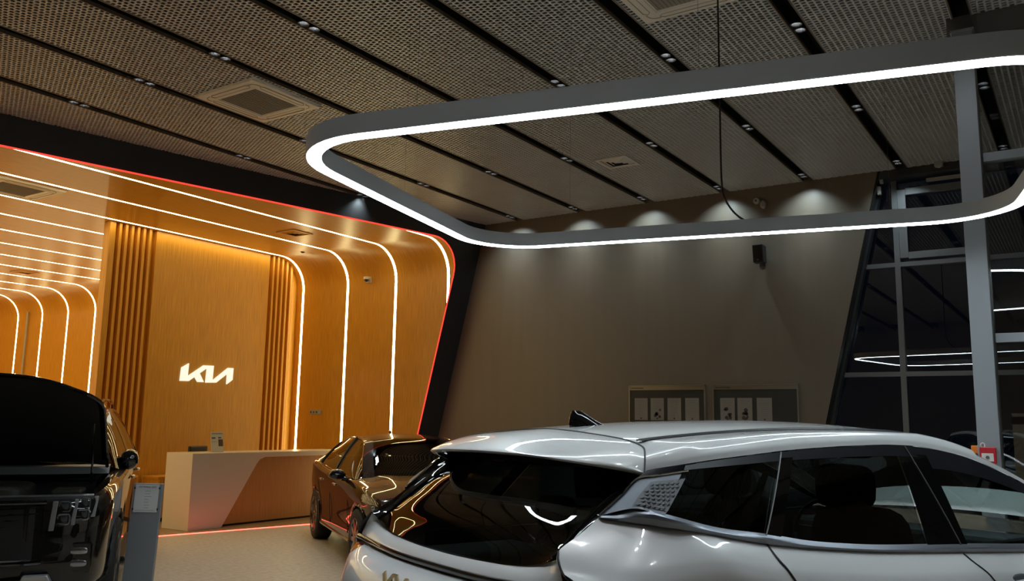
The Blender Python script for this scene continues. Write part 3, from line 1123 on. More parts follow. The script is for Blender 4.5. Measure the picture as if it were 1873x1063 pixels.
def cut_arches(G, wheels, ra):
    """move grid points out of the wheel circles; returns set of faces (i,j) to skip"""
    inside = {}
    for i, row in enumerate(G):
        for j, p in enumerate(row):
            for (wx, wz) in wheels:
                d = math.hypot(p[0] - wx, p[2] - wz)
                if d < ra and p[1] > 0.45:
                    inside[(i, j)] = (wx, wz, d)
    skip = set()
    for i in range(len(G) - 1):
        for j in range(len(G[0]) - 1):
            if all(k in inside for k in ((i, j), (i + 1, j), (i, j + 1), (i + 1, j + 1))):
                skip.add((i, j))
    for (i, j), (wx, wz, d) in inside.items():
        p = G[i][j]
        k = ra / max(d, 1e-3)
        G[i][j] = np.array((wx + (p[0] - wx) * k, p[1], wz + (p[2] - wz) * k))
    return skip


def grid_skip(mb, G, skip, mirror=False):
    nu, nv = len(G), len(G[0])
    v = [((p[0], -p[1], p[2]) if mirror else tuple(p)) for r in G for p in r]
    f = [(i * nv + j, (i + 1) * nv + j, (i + 1) * nv + j + 1, i * nv + j + 1) for i in range(nu - 1) for j in range(nv - 1) if (i, j) not in skip]
    mb.add(v, f)


def side_y(G, x, z):
    best, by = 9, 0.9
    for row in G:
        for p in row:
            d = (p[0] - x) ** 2 + (p[2] - z) ** 2
            if d < best and p[1] > 0.4:
                best, by = d, p[1]
    return by


def arch_parts(parent, G, wx, wz, ra, hw, s, lipmat):
    path = []
    for a in np.linspace(math.radians(-8), math.radians(188), 30):
        x, z = wx + ra * math.cos(a), wz + ra * math.sin(a)
        path.append((x, s * (side_y(G, x, z) + 0.002), z))
    build('wheel_arch', MB().tube(path, 0.014, 6), lipmat, parent, smooth=True)
    lin = [[(p[0], p[1], p[2]) for p in path], [(p[0], s * (hw - 0.36), p[2]) for p in path]]
    build('arch_liner', MB().grid(lin), 'black_matte', parent, smooth=True)
    build('arch_inner', MB().prism([(wx + ra * math.cos(a), wz + ra * math.sin(a)) for a in np.linspace(math.radians(-8), math.radians(188), 18)], 0.01, (0, s * (hw - 0.36), 0)), 'black_matte', parent)


class TopSurf:
    """roof / screens: swept between the left and right window-top rails with a crown"""

    def __init__(self, ctrl, n, m):
        # ctrl: (x, y, z, crown_dx, crown_dz)
        self.C = cromu([c[:3] for c in ctrl], n)
        self.K = cromu([c[3:] for c in ctrl], n)
        self.n, self.m, self.nc = n, m, len(ctrl)
        self.P = []
        for c, k in zip(self.C, self.K):
            row = []
            for t in np.linspace(-1, 1, m):
                w = 1 - abs(t) ** 2.4
                row.append((c[0] + k[0] * w, c[1] * t, c[2] + k[1] * w))
            self.P.append(row)

    def idx(self, u):
        return int(round(u / (self.nc - 1) * (self.n - 1)))

    def part(self, u0, u1, c0=0, c1=None):
        a, b = self.idx(u0), self.idx(u1)
        return MB().grid([r[c0:(c1 or self.m)] for r in self.P[a:b + 1]])


def ruled(B, C, v0, v1, n, nv, s=1, bulge=0.0, off=0.0):
    """patch between two polylines of equal length (already sampled n)"""
    P = []
    for b, c in zip(B, C):
        row = []
        for v in np.linspace(v0, v1, nv):
            p = np.array(b) * (1 - v) + np.array(c) * v
            p[1] += bulge * 4 * v * (1 - v) + off
            row.append((p[0], s * p[1], p[2]))
        P.append(row)
    return P


def mirror_part(parent, x, y, z, s, mat, w=0.20, h=0.15, d=0.10):
    """door mirror: shell, stalk, reflecting face (faces rearwards, -x)"""
    rings = []
    for u, k in ((-0.5, 0.80), (-0.35, 1.0), (0.0, 1.0), (0.3, 0.85), (0.45, 0.55), (0.5, 0.05)):
        rings.append([(x + d * u, y + s * (w / 2 + w / 2 * k * math.cos(a)), z + h / 2 * k * math.sin(a) * (1.0 if math.sin(a) > 0 else 0.85)) for a in np.linspace(0, 2 * math.pi, 20)[:-1]])
    o = build('door_mirror', MB().grid(rings, close_v=True), mat, parent, smooth=True)
    build('mirror_glass', MB().add([(x - d * 0.49, p[1], p[2]) for p in rings[0]], [tuple(range(19))]), 'chrome', o)
    build('mirror_stalk', MB().tube([(x + 0.02, y - s * 0.06, z - h * 0.42), (x, y + s * 0.05, z - h * 0.38)], [0.03, 0.02], 8), 'trim_black', o)
    return o


def seam(parent, pts, r=0.004, n=24):
    return build('panel_gap', MB().tube(crom(pts, n), r, 5), 'seam', parent, smooth=True)


def rounded_block(cx, cy, cz, sx, sy, sz, k=0.35):
    """soft cushion: superellipsoid"""
    rows = []
    for a in np.linspace(-math.pi / 2, math.pi / 2, 11):
        row = []
        for b in np.linspace(0, 2 * math.pi, 21)[:-1]:
            f = lambda t: math.copysign(abs(t) ** k, t)
            ca = max(math.cos(a), 0.0)
            row.append((cx + sx * (ca ** k) * f(math.cos(b)), cy + sy * (ca ** k) * f(math.sin(b)), cz + sz * f(math.sin(a))))
        rows.append(row)
    return MB().grid(rows, close_v=True)


# ------------------------------------------------------------------ WHITE CROSSOVER (seen from its right rear quarter)
WC = thing('crossover_car', 'white crossover car seen from its rear quarter in the foreground', 'car', (2.428, 2.236, 0), math.radians(-21.93))

cantY = curve1d([(0.70, 0.692), (0.76, 0.728), (0.85, 0.765), (1.0, 0.782), (1.16, 0.782), (1.70, 0.768), (2.687, 0.76), (2.98, 0.765), (3.25, 0.775), (3.55, 0.80), (3.92, 0.84)])
cantZ = curve1d([(0.70, 1.458), (0.71, 1.461), (0.83, 1.484), (0.983, 1.502), (1.16, 1.516), (1.364, 1.531), (1.618, 1.543), (1.837, 1.550), (2.154, 1.552), (2.412, 1.539), (2.687, 1.503), (2.979, 1.435), (3.253, 1.349), (3.55, 1.230), (3.92, 1.070)])
dloY = curve1d([(0.47, 0.640), (0.512, 0.688), (0.583, 0.775), (0.66, 0.850), (0.74, 0.876), (0.837, 0.888), (1.115, 0.90), (1.335, 0.905), (1.59, 0.91), (2.352, 0.91), (2.898, 0.91), (3.6, 0.885), (3.92, 0.845)])
dloZ = curve1d([(0.47, 1.322), (0.512, 1.330), (0.583, 1.344), (0.69, 1.319), (0.837, 1.283), (1.115, 1.242), (1.335, 1.206), (1.59, 1.179), (2.352, 1.133), (2.898, 1.098), (3.6, 1.062), (3.92, 1.06)])
trmZ = curve1d([(0.47, 1.320), (0.512, 1.312), (0.68, 1.287), (0.90, 1.248), (1.102, 1.214), (1.321, 1.187), (1.574, 1.161), (2.33, 1.106), (2.9, 1.070), (3.6, 1.030), (3.92, 1.020)])
mouZ = curve1d([(0.75, 1.550), (0.788, 1.555), (1.075, 1.581), (1.377, 1.599), (1.641, 1.609), (1.91, 1.613), (2.25, 1.611), (2.55, 1.597), (2.85, 1.552)])
cenZ = curve1d([(0.70, 1.590), (0.80, 1.597), (1.117, 1.620), (1.364, 1.634), (1.622, 1.643), (1.967, 1.651), (2.344, 1.646), (2.62, 1.631), (2.88, 1.598)])


def bpt(x):
    return np.array((x, dloY(x), dloZ(x)))


def cpt(x, dz=0.0):
    return np.array((x, cantY(x), cantZ(x) + dz))


def roof_row(x):
    yc, zc = cantY(x), cantZ(x)
    zm, z0 = mouZ(x), cenZ(x)
    half = [(x, yc, zc), (x, yc - 0.012, zc + 0.030), (x, yc - 0.055, zc + 0.062 if zc + 0.062 < zm - 0.004 else zm - 0.006), (x, 0.55, zm), (x, 0.40, zm + (z0 - zm) * 0.50), (x, 0.2, zm + (z0 - zm) * 0.88), (x, 0.0, z0)]
    full = half + [(p[0], -p[1], p[2]) for p in half[-2::-1]]
    return cromu(full, 49)


rows = []
for x in np.linspace(0.76, 2.83, 40):
    rows.append(roof_row(x))
# first row follows the spoiler joint
_h = [(0.722, 0.690, 1.454), (0.740, 0.676, 1.484), (0.758, 0.655, 1.510), (0.799, 0.60, 1.540), (0.805, 0.42, 1.572), (0.804, 0.2, 1.589), (0.805, 0.0, 1.597)]
r0 = cromu(_h + [(p[0], -p[1], p[2]) for p in _h[-2::-1]], 49)
rows = [r0] + [r for r in rows if r[0][0] > 0.86]
build('roof', MB().grid(rows), 'white_paint', WC, smooth=True, angle=60)
for s in (-1, 1):
    path = [(x, s * 0.553, mouZ(x) + 0.003) for x in np.linspace(0.82, 2.74, 40)]
    st = MB()
    st.grid([[(p[0], p[1] - 0.012, p[2] - 0.001), (p[0], p[1] - 0.006, p[2] + 0.006), (p[0], p[1] + 0.006, p[2] + 0.006), (p[0], p[1] + 0.012, p[2] - 0.001)] for p in path])
    build('roof_moulding', st, 'trim_black', WC, smooth=True)
# A pillars (white outer strip) and windscreen
for s in (-1, 1):
    P = []
    for x in np.linspace(2.70, 3.92, 22):
        c = cpt(x)
        k = (x - 2.70) / 1.22
        P.append([(c[0], s * c[1], c[2]), (c[0] + 0.004, s * (c[1] - 0.010), c[2] + 0.026 - 0.008 * k), (c[0] + 0.01, s * (c[1] - 0.055), c[2] + 0.050 - 0.018 * k), (c[0] + 0.02, s * (c[1] - 0.10), c[2] + 0.060 - 0.025 * k)])
    build('a_pillar', MB().grid(P), 'white_paint', WC, smooth=True)
ws_ = []
for x in np.linspace(2.72, 3.92, 16):
    c = cpt(x)
    k = (x - 2.72) / 1.20
    row = []
    for t in np.linspace(-1, 1, 17):
        w_ = 1 - abs(t) ** 2.2
        row.append((c[0] + 0.02 + 0.10 * w_ * k + 0.05 * w_, t * (c[1] - 0.09), c[2] + 0.055 - 0.02 * k + 0.045 * w_ * (1 - k) + 0.02 * w_))
    ws_.append(row)
build('windscreen', MB().grid(ws_), 'clear_glass', WC, smooth=True)

# spoiler: from the roof joint to the trailing edge, thin lip, dark underside
st_y = [0.0, 0.15, 0.30, 0.42, 0.52, 0.60, 0.655, 0.690]
gapc = [(0.805, 1.597), (0.805, 1.592), (0.803, 1.582), (0.804, 1.572), (0.805, 1.560), (0.799, 1.540), (0.758, 1.510), (0.722, 1.454)]
trl = [(0.500, 1.508), (0.500, 1.507), (0.503, 1.504), (0.512, 1.498), (0.545, 1.489), (0.610, 1.476), (0.670, 1.463), (0.716, 1.450)]
ctrl = []
for y, g, t in zip(st_y, gapc, trl):
    bow = 0.016 * min(1.0, (g[0] - t[0]) / 0.2)
    row = [(g[0], y, g[1]), (g[0] + (t[0] - g[0]) * 0.35, y, g[1] + (t[1] - g[1]) * 0.35 + bow), (g[0] + (t[0] - g[0]) * 0.75, y, g[1] + (t[1] - g[1]) * 0.75 + bow), (t[0], y, t[1] + 0.006), (t[0] + 0.004, y, t[1] - 0.006), (t[0] + 0.03, y * 0.995, t[1] - 0.012)]
    ctrl.append(row)
full = [[(p[0], -p[1], p[2]) for p in r] for r in ctrl[:0:-1]] + ctrl
build('spoiler', MB().grid(bicubic(full, 61, 16)), 'white_paint', WC, smooth=True, angle=50)
under = []
for y, t in zip(st_y, trl):
    under.append([(t[0] + 0.028, y * 0.99, t[1] - 0.012), (0.72 + 0.02 * (y > 0.5), y * 0.96, 1.452), (0.97, y * 0.90, 1.446)])
full = [[(p[0], -p[1], p[2]) for p in r] for r in under[:0:-1]] + under
build('spoiler_underside', MB().grid(bicubic(full, 41, 8)), 'gloss_black', WC, smooth=True)
build('brake_lamp', MB().hexa([(0.63, -0.17, 1.472), (0.63, 0.17, 1.472), (0.66, 0.17, 1.458), (0.66, -0.17, 1.458), (0.645, -0.17, 1.484), (0.645, 0.17, 1.484), (0.68, 0.17, 1.474), (0.68, -0.17, 1.474)]), 'tail_red', WC)

# rear glass
gb = [(0.0, 0.335, 1.126), (0.2, 0.336, 1.128), (0.4, 0.342, 1.138), (0.54, 0.350, 1.152), (0.61, 0.352, 1.166), (0.645, 0.356, 1.185)]
g_c = [(0.405, 1.245), (0.500, 1.335), (0.66, 1.425), (0.95, 1.480)]      # centre line
g_e = [(0.415, 1.222), (0.500, 1.286), (0.66, 1.384), (0.95, 1.452)]      # edges
ctrl = []
for y, x, z in gb:
    w_ = (y / 0.645) ** 3.0
    row = [(x, y, z)]
    for k_, ((xc, zc_), (xe, ze)) in enumerate(zip(g_c, g_e)):
        row.append((xc + (xe - xc) * w_, y * (1 - 0.012 * (k_ + 1)), zc_ + (ze - zc_) * w_))
    ctrl.append(row)
full = [[(p[0], -p[1], p[2]) for p in r] for r in ctrl[:0:-1]] + ctrl
GLASS = bicubic(full, 41, 20)
build('rear_window', MB().grid(GLASS), 'rear_glass', WC, smooth=True)
# black side wings between rear glass and the quarter
for s in (-1, 1):
    ins = [(0.356, 0.645, 1.186), (0.415, 0.637, 1.223), (0.500, 0.629, 1.287), (0.66, 0.621, 1.385), (0.95, 0.613, 1.453)]
    mid = [(0.350, 0.666, 1.198), (0.425, 0.662, 1.240), (0.510, 0.660, 1.303), (0.66, 0.660, 1.400), (0.80, 0.645, 1.453)]
    outr = [(0.345, 0.685, 1.211), (0.435, 0.684, 1.242), (0.516, 0.687, 1.306), (0.640, 0.690, 1.384), (0.722, 0.688, 1.452)]
    Pw = bicubic([[(a[0], s * a[1], a[2]) for a in c] for c in (ins, mid, outr)], 10, 20)
    build('side_wing', MB().grid(Pw), 'gloss_black', WC, smooth=True)
    build('wing_edge', MB().tube([(a[0] - 0.004, s * a[1], a[2]) for a in crom(ins, 20)], 0.004, 6), 'gloss_black', WC, smooth=True)

# hatch shelf below the glass, lamp bar, lower hatch
bt = [(0.0, 0.290, 1.090), (0.3, 0.293, 1.092), (0.5, 0.302, 1.100), (0.64, 0.314, 1.108), (0.745, 0.325, 1.113)]
gl = [(0.0, 0.332, 1.120), (0.3, 0.338, 1.126), (0.5, 0.354, 1.142), (0.645, 0.370, 1.178), (0.685, 0.342, 1.208)]
ctrl = []
for b, g in zip(bt, gl):
    ctrl.append([(g[1], g[0], g[2]), ((g[1] + b[1]) / 2, (g[0] + b[0]) / 2, (g[2] + b[2]) / 2 + 0.004), (b[1], b[0], b[2]), (b[1] + 0.006, b[0], b[2] - 0.010)])
full = [[(p[0], -p[1], p[2]) for p in r] for r in ctrl[:0:-1]] + ctrl
build('hatch_shelf', MB().grid(bicubic(full, 41, 8)), 'white_paint', WC, smooth=True)
bt2 = bt[:-1] + [(0.745, 0.325, 1.113), (0.845, 0.345, 1.114), (0.90, 0.42, 1.114)]
ctrl = []
for b in bt2:
    ctrl.append([(b[1] + 0.004, b[0], b[2] - 0.006), (b[1] - 0.004, b[0], b[2] - 0.016), (b[1] + 0.004, b[0], b[2] - 0.032), (b[1] + 0.03, b[0], b[2] - 0.036)])
full = [[(p[0], -p[1], p[2]) for p in r] for r in ctrl[:0:-1]] + ctrl
build('lamp_bar', MB().grid(bicubic(full, 49, 8)), 'gloss_black', WC, smooth=True)
hy = [0.0, 0.3, 0.55, 0.72, 0.84]
hx = [[0.306, 0.308, 0.318, 0.334, 0.365], [0.205, 0.210, 0.232, 0.275, 0.345], [0.150, 0.155, 0.185, 0.245, 0.335], [0.110, 0.116, 0.150, 0.222, 0.325], [0.115, 0.12, 0.155, 0.22, 0.32], [0.06, 0.07, 0.11, 0.19, 0.31], [0.08, 0.09, 0.13, 0.20, 0.32]]
hz = [[1.056, 1.058, 1.066, 1.076, 1.080], [1.038, 1.040, 1.046, 1.052, 1.055], [1.000, 1.002, 1.006, 1.010, 1.012], [0.90, 0.90, 0.905, 0.905, 0.905], [0.72, 0.72, 0.72, 0.72, 0.72], [0.55, 0.55, 0.55, 0.55, 0.55], [0.28, 0.28, 0.28, 0.28, 0.28]]
ctrl = [[(hx[r][c], hy[c], hz[r][c]) for c in range(5)] for r in range(7)]
ctrl = [[(p[0], -p[1], p[2]) for p in r[:0:-1]] + r for r in ctrl]
HATCH = bicubic(ctrl, 40, 49)
build('hatch', MB().grid(HATCH[:26]), 'white_paint', WC, smooth=True)
build('rear_bumper', MB().grid(HATCH[25:]), 'trim_black', WC, smooth=True)
for s in (-1, 1):
    c0, c1 = (1, 10) if s < 0 else (41, 48)
    tl = [[(p[0] - 0.006, p[1], p[2]) for p in r[c0:c1]] for r in HATCH[1:9]]
    build('tail_lamp', MB().grid(tl), 'tail_red', WC, smooth=True)
bd = MB().prism([(a * 0.21, b * 0.21) for a, b in LOGO], 0.006)
build('badge', bd, 'warm_chrome', WC, loc=(0.136, 0.135, 0.992)).rotation_euler = (math.radians(6), 0, math.radians(-90))

# quarter panels and doors (one surface per side, split into panels at the door gaps)
SIDE_Z = [0, -0.022, -0.055, -0.092, -0.150, -0.30]
SIDE_Y = [0, 0.024, 0.054, 0.078, 0.092, 0.090]


def side_col(x):
    z0, y0 = trmZ(x), dloY(x) + 0.006
    c = [(x, y0 + dy, z0 + dz) for dz, dy in zip(SIDE_Z, SIDE_Y)]
    c += [(x, y0 + 0.070, 0.55), (x, y0 + 0.04, 0.38), (x, y0 - 0.02, 0.25)]
    return c


col0 = [(0.516, 0.690, 1.312), (0.435, 0.688, 1.260), (0.345, 0.688, 1.210), (0.322, 0.735, 1.160), (0.336, 0.810, 1.118), (0.345, 0.85, 0.98), (0.33, 0.85, 0.60), (0.32, 0.84, 0.40), (0.34, 0.80, 0.25)]
col1 = [(0.640, 0.822, 1.294), (0.600, 0.842, 1.256), (0.550, 0.866, 1.210), (0.505, 0.895, 1.158), (0.472, 0.920, 1.09), (0.45, 0.935, 0.95), (0.44, 0.915, 0.58), (0.45, 0.90, 0.40), (0.46, 0.85, 0.25)]
xs_side = [0.78, 0.94, 1.12, 1.38, 1.7, 2.05, 2.45, 2.85, 3.25, 3.6, 3.85]
cols = [col0, col1] + [side_col(x) for x in xs_side]
NS, NR = 121, 41
SG = bicubic(cols, NS, NR)
fr_ctrl = [side_col(3.85)]
for x, y, zt_ in ((4.12, 0.90, 1.00), (4.38, 0.84, 0.965), (4.56, 0.72, 0.93), (4.67, 0.50, 0.91), (4.71, 0.25, 0.90), (4.72, 0.0, 0.895)):
    fr_ctrl.append([(x - 0.06, y - 0.05, zt_), (x - 0.02, y - 0.01, zt_ - 0.05), (x, y, zt_ - 0.12), (x, y, zt_ - 0.2), (x, y, 0.72), (x, y, 0.65), (x, y, 0.5), (x, y, 0.38), (x - 0.05, max(y - 0.05, 0), 0.25)])
FG = bicubic(fr_ctrl, 37, NR)
WHEELS = [(1.08, 0.355), (3.83, 0.355)]
skip = cut_arches(SG, WHEELS, 0.40)


def split_at(xg, G):
    return min(range(len(G)), key=lambda i: abs(G[i][8][0] - xg))


i1, i2, i3 = split_at(1.115, SG), split_at(2.375, SG), split_at(3.48, SG)
for s in (-1, 1):
    for a, b, nm in ((0, i1, 'quarter_panel'), (i1, i2, 'rear_door'), (i2, i3, 'front_door'), (i3, NS - 1, 'front_fender')):
        mb = MB()
        sub = SG[a:b + 1]
        sk_ = {(i - a, j) for (i, j) in skip if a <= i < b}
        grid_skip(mb, sub, sk_, mirror=(s < 0))
        d = build(nm, mb, 'white_paint', WC, smooth=True)
        if nm.endswith('door'):
            hx_ = 1.42 if nm == 'rear_door' else 2.68
            yy = dloY(hx_) + 0.100
            hz_ = trmZ(hx_) - (0.122 if nm == 'front_door' else 0.20)
            hp = rounded_block(hx_, s * yy, hz_, 0.115, 0.016, 0.017, 0.6)
            build('door_handle', hp, 'white_paint', d, smooth=True)
            build('handle_recess', rounded_block(hx_ - 0.02, s * (yy - 0.018), hz_ + 0.012, 0.075, 0.012, 0.028, 0.8), 'interior_grey', d, smooth=True)
    for wx, wz in WHEELS:
        arch_parts(WC, SG, wx, wz, 0.40, 0.98, s, 'trim_black')
        wheel(WC, wx, s * 0.86, 0.355, 0.235, s)
    mb = MB()
    grid_skip(mb, FG, set(), mirror=(s < 0))
    build('front_bumper', mb, 'white_paint', WC, smooth=True)
    # door gaps
    e = 0.003
    sy = lambda x, z: s * (side_y(SG, x, z) + e)
    def on_side(x, z):
        i = min(range(NS), key=lambda q: abs(SG[q][10][0] - x))
        row = SG[i]
        zz = [p[2] for p in row][::-1]
        yy = [p[1] for p in row][::-1]
        return (x, s * (float(np.interp(z, zz, yy)) + 0.002), z)
    seam(WC, [on_side(1.098, 1.214), on_side(1.096, 1.19), on_side(1.100, 1.165), on_side(1.118, 1.135), on_side(1.150, 1.08), on_side(1.21, 1.0), on_side(1.38, 0.80)], 0.0045, 40)
    seam(WC, [on_side(2.342, 1.100), on_side(2.36, 1.07), on_side(2.43, 1.0), on_side(2.49, 0.88), on_side(2.50, 0.4)], 0.004, 40)
    seam(WC, [(gx, s * y * 1.002, z + 0.001) for (gx, z), y in zip(gapc, st_y)], 0.0035, 50)
    seam(WC, [(0.345, s * 0.690, 1.213), (0.330, s * 0.712, 1.186), (0.323, s * 0.742, 1.155), (0.334, s * 0.78, 1.122)], 0.004, 20)

# satin belt trim and D-pillar panel
for s in (-1, 1):
    P = []
    for x in np.linspace(0.512, 3.90, 90):
        y, zt_, zb = dloY(x), dloZ(x), trmZ(x)
        if x < 0.60:
            zt_ = zb + (zt_ - zb) * (x - 0.512) / 0.088 * 1.0
        zt_ = max(zt_, zb + 0.003)
        P.append([(x, s * (y - 0.006), zt_ + 0.006), (x, s * (y + 0.016), zt_ - 0.008 * min(1, (zt_ - zb) / 0.02)), (x, s * (y + 0.020), zt_ * 0.5 + zb * 0.5), (x, s * (y + 0.012), zb), (x, s * (y + 0.001), zb - 0.005)])
    build('belt_trim', MB().grid(P), 'satin_grey', WC, smooth=True, angle=25)
    # pillar panel outline in (Bx..Cx) space
    qb = [(0.516, 0.690, 1.318), (0.583, 0.777, 1.346), (0.625, 0.820, 1.337), (0.660, 0.851, 1.328)]
    qm = [(0.600, 0.698, 1.376), (0.650, 0.758, 1.396), (0.705, 0.790, 1.396), (0.757, 0.814, 1.397)]
    qt = [(0.676, 0.702, 1.434), (0.735, 0.738, 1.446), (0.790, 0.758, 1.454), (0.850, 0.775, 1.462)]
    Pq = bicubic([[(a[0], s * (a[1] + 0.004), a[2]) for a in c] for c in (qb, qm, qt)], 14, 20)
    q = build('pillar_panel', MB().grid(Pq), 'satin_panel', WC, smooth=True)
    # textured inset: rows of little raised diamonds
    G2 = bicubic([[(a[0], s * (a[1] + 0.006), a[2]) for a in c] for c in (qb, qm, qt)], 41, 61)
    base = [r[18:61] for r in G2[3:34]]
    build('inset_ground', MB().grid([[(p[0], p[1] + s * 0.0005, p[2]) for p in r[max(0, int((i - 4) * 0.2)):]][:30] if False else [(p[0], p[1] + s * 0.0005, p[2]) for p in r] for i, r in enumerate(base)]), 'satin_dark', q, smooth=True)
    dm = MB()
    for i in range(2, 28, 4):
        for j in range(4 + (3 if (i // 4) % 2 else 0), 39, 6):
            c_ = np.array(base[i][j])
            l_, r_ = np.array(base[i][j - 3]), np.array(base[i][j + 3])
            u_, d_ = np.array(base[min(i + 2, 30)][j]), np.array(base[max(i - 2, 0)][j])
            top = c_ + np.array([0, s * 0.008, 0.0])
            o_ = np.array([0, s * 0.001, 0])
            dm.add([l_ + o_, d_ + o_, r_ + o_, u_ + o_, top], [(0, 1, 4), (1, 2, 4), (2, 3, 4), (3, 0, 4)])
    tag(build('inset_texture', dm, 'satin_dark', q), kind='stuff')
    build('panel_edge', MB().tube([(a[0] - 0.003, s * (a[1] + 0.005), a[2] + 0.002) for a in crom([qb[0], qm[0], qt[0], qt[1], qt[2], qt[3]], 40)], 0.0035, 6), 'chrome', q, smooth=True)

# side glass and pillars
PAIRS = {'q0': (0.660, 0.850), 'c0': (1.103, 1.348), 'd0': (1.182, 1.428), 'd1': (2.10, 2.135), 'b': (2.351, 2.209), 'f0': (2.409, 2.354), 'end': (3.90, 3.91)}


def band(k0, k1, v0, v1, n, nv, s, off, bulge=0.006):
    (b0, c0), (b1, c1) = PAIRS[k0], PAIRS[k1]
    B = [bpt(x) for x in np.linspace(b0, b1, n)]
    C = [cpt(x, -0.004) for x in np.linspace(c0, c1, n)]
    return ruled(B, C, v0, v1, n, nv, s, bulge, off)


for s in (-1, 1):
    build('quarter_glass', MB().grid(band('q0', 'c0', 0.0, 0.90, 16, 12, s, -0.002, 0.0)), 'tint_glass', WC, smooth=True)
    build('door_glass', MB().grid(band('d0', 'd1', 0.0, 0.90, 20, 12, s, -0.006)), 'tint_glass', WC, smooth=True)
    build('front_door_glass', MB().grid(band('f0', 'end', 0.0, 0.80, 28, 12, s, -0.006)), 'clear_glass', WC, smooth=True)
    build('window_surround', MB().grid(band('q0', 'end', 0.89, 1.0, 80, 4, s, 0.0)), 'trim_black', WC, smooth=True)
    build('window_surround', MB().grid(band('f0', 'end', 0.78, 0.90, 40, 4, s, 0.0)), 'trim_black', WC, smooth=True)
    build('c_pillar', MB().grid(band('c0', 'd0', 0.0, 0.92, 4, 12, s, 0.0)), 'gloss_black', WC, smooth=True)
    build('b_pillar', MB().grid(band('d1', 'f0', 0.0, 0.92, 8, 12, s, 0.0)), 'gloss_black', WC, smooth=True)
    # roof rail filler above the quarter glass to the spoiler
    B = [np.array(p) for p in crom([(0.678, 0.700, 1.438), (0.76, 0.742, 1.450), (0.850, 0.772, 1.464)], 12)]
    C = [np.array((x, cantY(x), cantZ(x))) for x in np.linspace(0.722, 0.90, 12)]
    build('rail_filler', MB().grid(ruled(B, C, 0, 1, 12, 5, s)), 'trim_black', WC, smooth=True)
    for (b0, c0), bl in ((PAIRS['c0'], 0.006), (PAIRS['b'], 0.006)):
        gp = []
        for v in np.linspace(0, 1, 9):
            p = bpt(b0) * (1 - v) + cpt(c0, -0.004) * v
            gp.append((p[0], s * (p[1] + bl * 4 * v * (1 - v) + 0.003), p[2]))
        build('panel_gap', MB().tube(gp, 0.0032, 5), 'frame_grey', WC, smooth=True)
    mirror_part(WC, 3.55, s * 0.93, 1.16, s, 'white_paint')

# bonnet, front details
hd_ = []
for x in np.linspace(3.85, 4.68, 16):
    k = (x - 3.85) / 0.83
    yw = 0.84 - 0.30 * k ** 3
    hd_.append([(x + 0.06 * (1 - abs(t) ** 2), t * yw, 1.075 - 0.12 * k - 0.05 * k ** 3 + 0.045 * (1 - abs(t) ** 2.2)) for t in np.linspace(-1, 1, 17)])
build('bonnet', MB().grid(hd_), 'white_paint', WC, smooth=True)
build('front_grille', MB().box(4.68, 4.74, -0.5, 0.5, 0.45, 0.72), 'gloss_black', WC, bevel=0.02)
build('underbody', MB().box(0.45, 4.4, -0.74, 0.74, 0.22, 0.42), 'black_matte', WC)
# cabin
build('cabin_floor', MB().box(0.55, 3.9, -0.72, 0.72, 0.42, 0.50), 'seat_black', WC)
build('parcel_shelf', MB().box(0.52, 1.05, -0.60, 0.60, 1.03, 1.06), 'interior_grey', WC)
for s in (-1, 1):
    build('door_lining', MB().box(0.7, 3.6, s * 0.80 - 0.03, s * 0.80 + 0.03, 0.5, 1.10), 'interior_grey', WC)
build('dashboard', MB().hexa([(3.3, -0.78, 0.6), (3.85, -0.78, 0.6), (3.85, 0.78, 0.6), (3.3, 0.78, 0.6), (3.4, -0.78, 1.06), (3.85, -0.78, 1.04), (3.85, 0.78, 1.04), (3.4, 0.78, 1.06)]), 'interior_grey', WC, bevel=0.03)
for s in (-1, 1):
    st = build('front_seat', rounded_block(2.44, s * 0.37, 0.91, 0.10, 0.25, 0.34, 0.45), 'seat_black', WC, smooth=True)
    build('headrest', rounded_block(2.33, s * 0.37, 1.345, 0.06, 0.15, 0.105, 0.55), 'seat_black', st, smooth=True)
    for d_ in (-0.07, 0.07):
        build('headrest_post', MB().tube([(2.38, s * 0.37 + d_, 1.14), (2.35, s * 0.37 + d_, 1.29)], 0.008, 6), 'chrome', st)
    build('seat_cushion', rounded_block(2.72, s * 0.37, 0.66, 0.26, 0.25, 0.09, 0.45), 'seat_black', st, smooth=True)
rs = build('rear_seat', rounded_block(1.30, 0, 0.86, 0.12, 0.66, 0.30, 0.35), 'seat_black', WC, smooth=True)
for y in (-0.42, 0.0, 0.42):
    build('headrest', rounded_block(1.18, y, 1.20, 0.05, 0.13, 0.08, 0.55), 'seat_black', rs, smooth=True)
build('seat_belt', MB().hexa([(1.36, -0.58, 1.16), (1.44, -0.50, 1.16), (1.42, -0.49, 1.16), (1.34, -0.51, 1.16), (1.50, -0.58, 1.44), (1.54, -0.57, 1.44), (1.54, -0.56, 1.44), (1.50, -0.57, 1.44)]), 'belt_grey', WC)
sw_ = MB().tube([(3.14 + 0.06 * math.sin(a), 0.37 + 0.185 * math.cos(a), 1.02 + 0.17 * math.sin(a)) for a in np.linspace(0, 2 * math.pi, 30)[:-1]], 0.014, 8, closed=True)
stw = build('steering_wheel', sw_, 'seat_black', WC, smooth=True)
build('steering_hub', rounded_block(3.16, 0.37, 1.01, 0.03, 0.07, 0.055, 0.6).box(3.15, 3.17, 0.20, 0.54, 1.0, 1.03), 'interior_grey', stw, smooth=True)
build('inner_mirror', rounded_block(2.95, 0.0, 1.49, 0.02, 0.12, 0.035, 0.5), 'seat_black', WC, smooth=True)

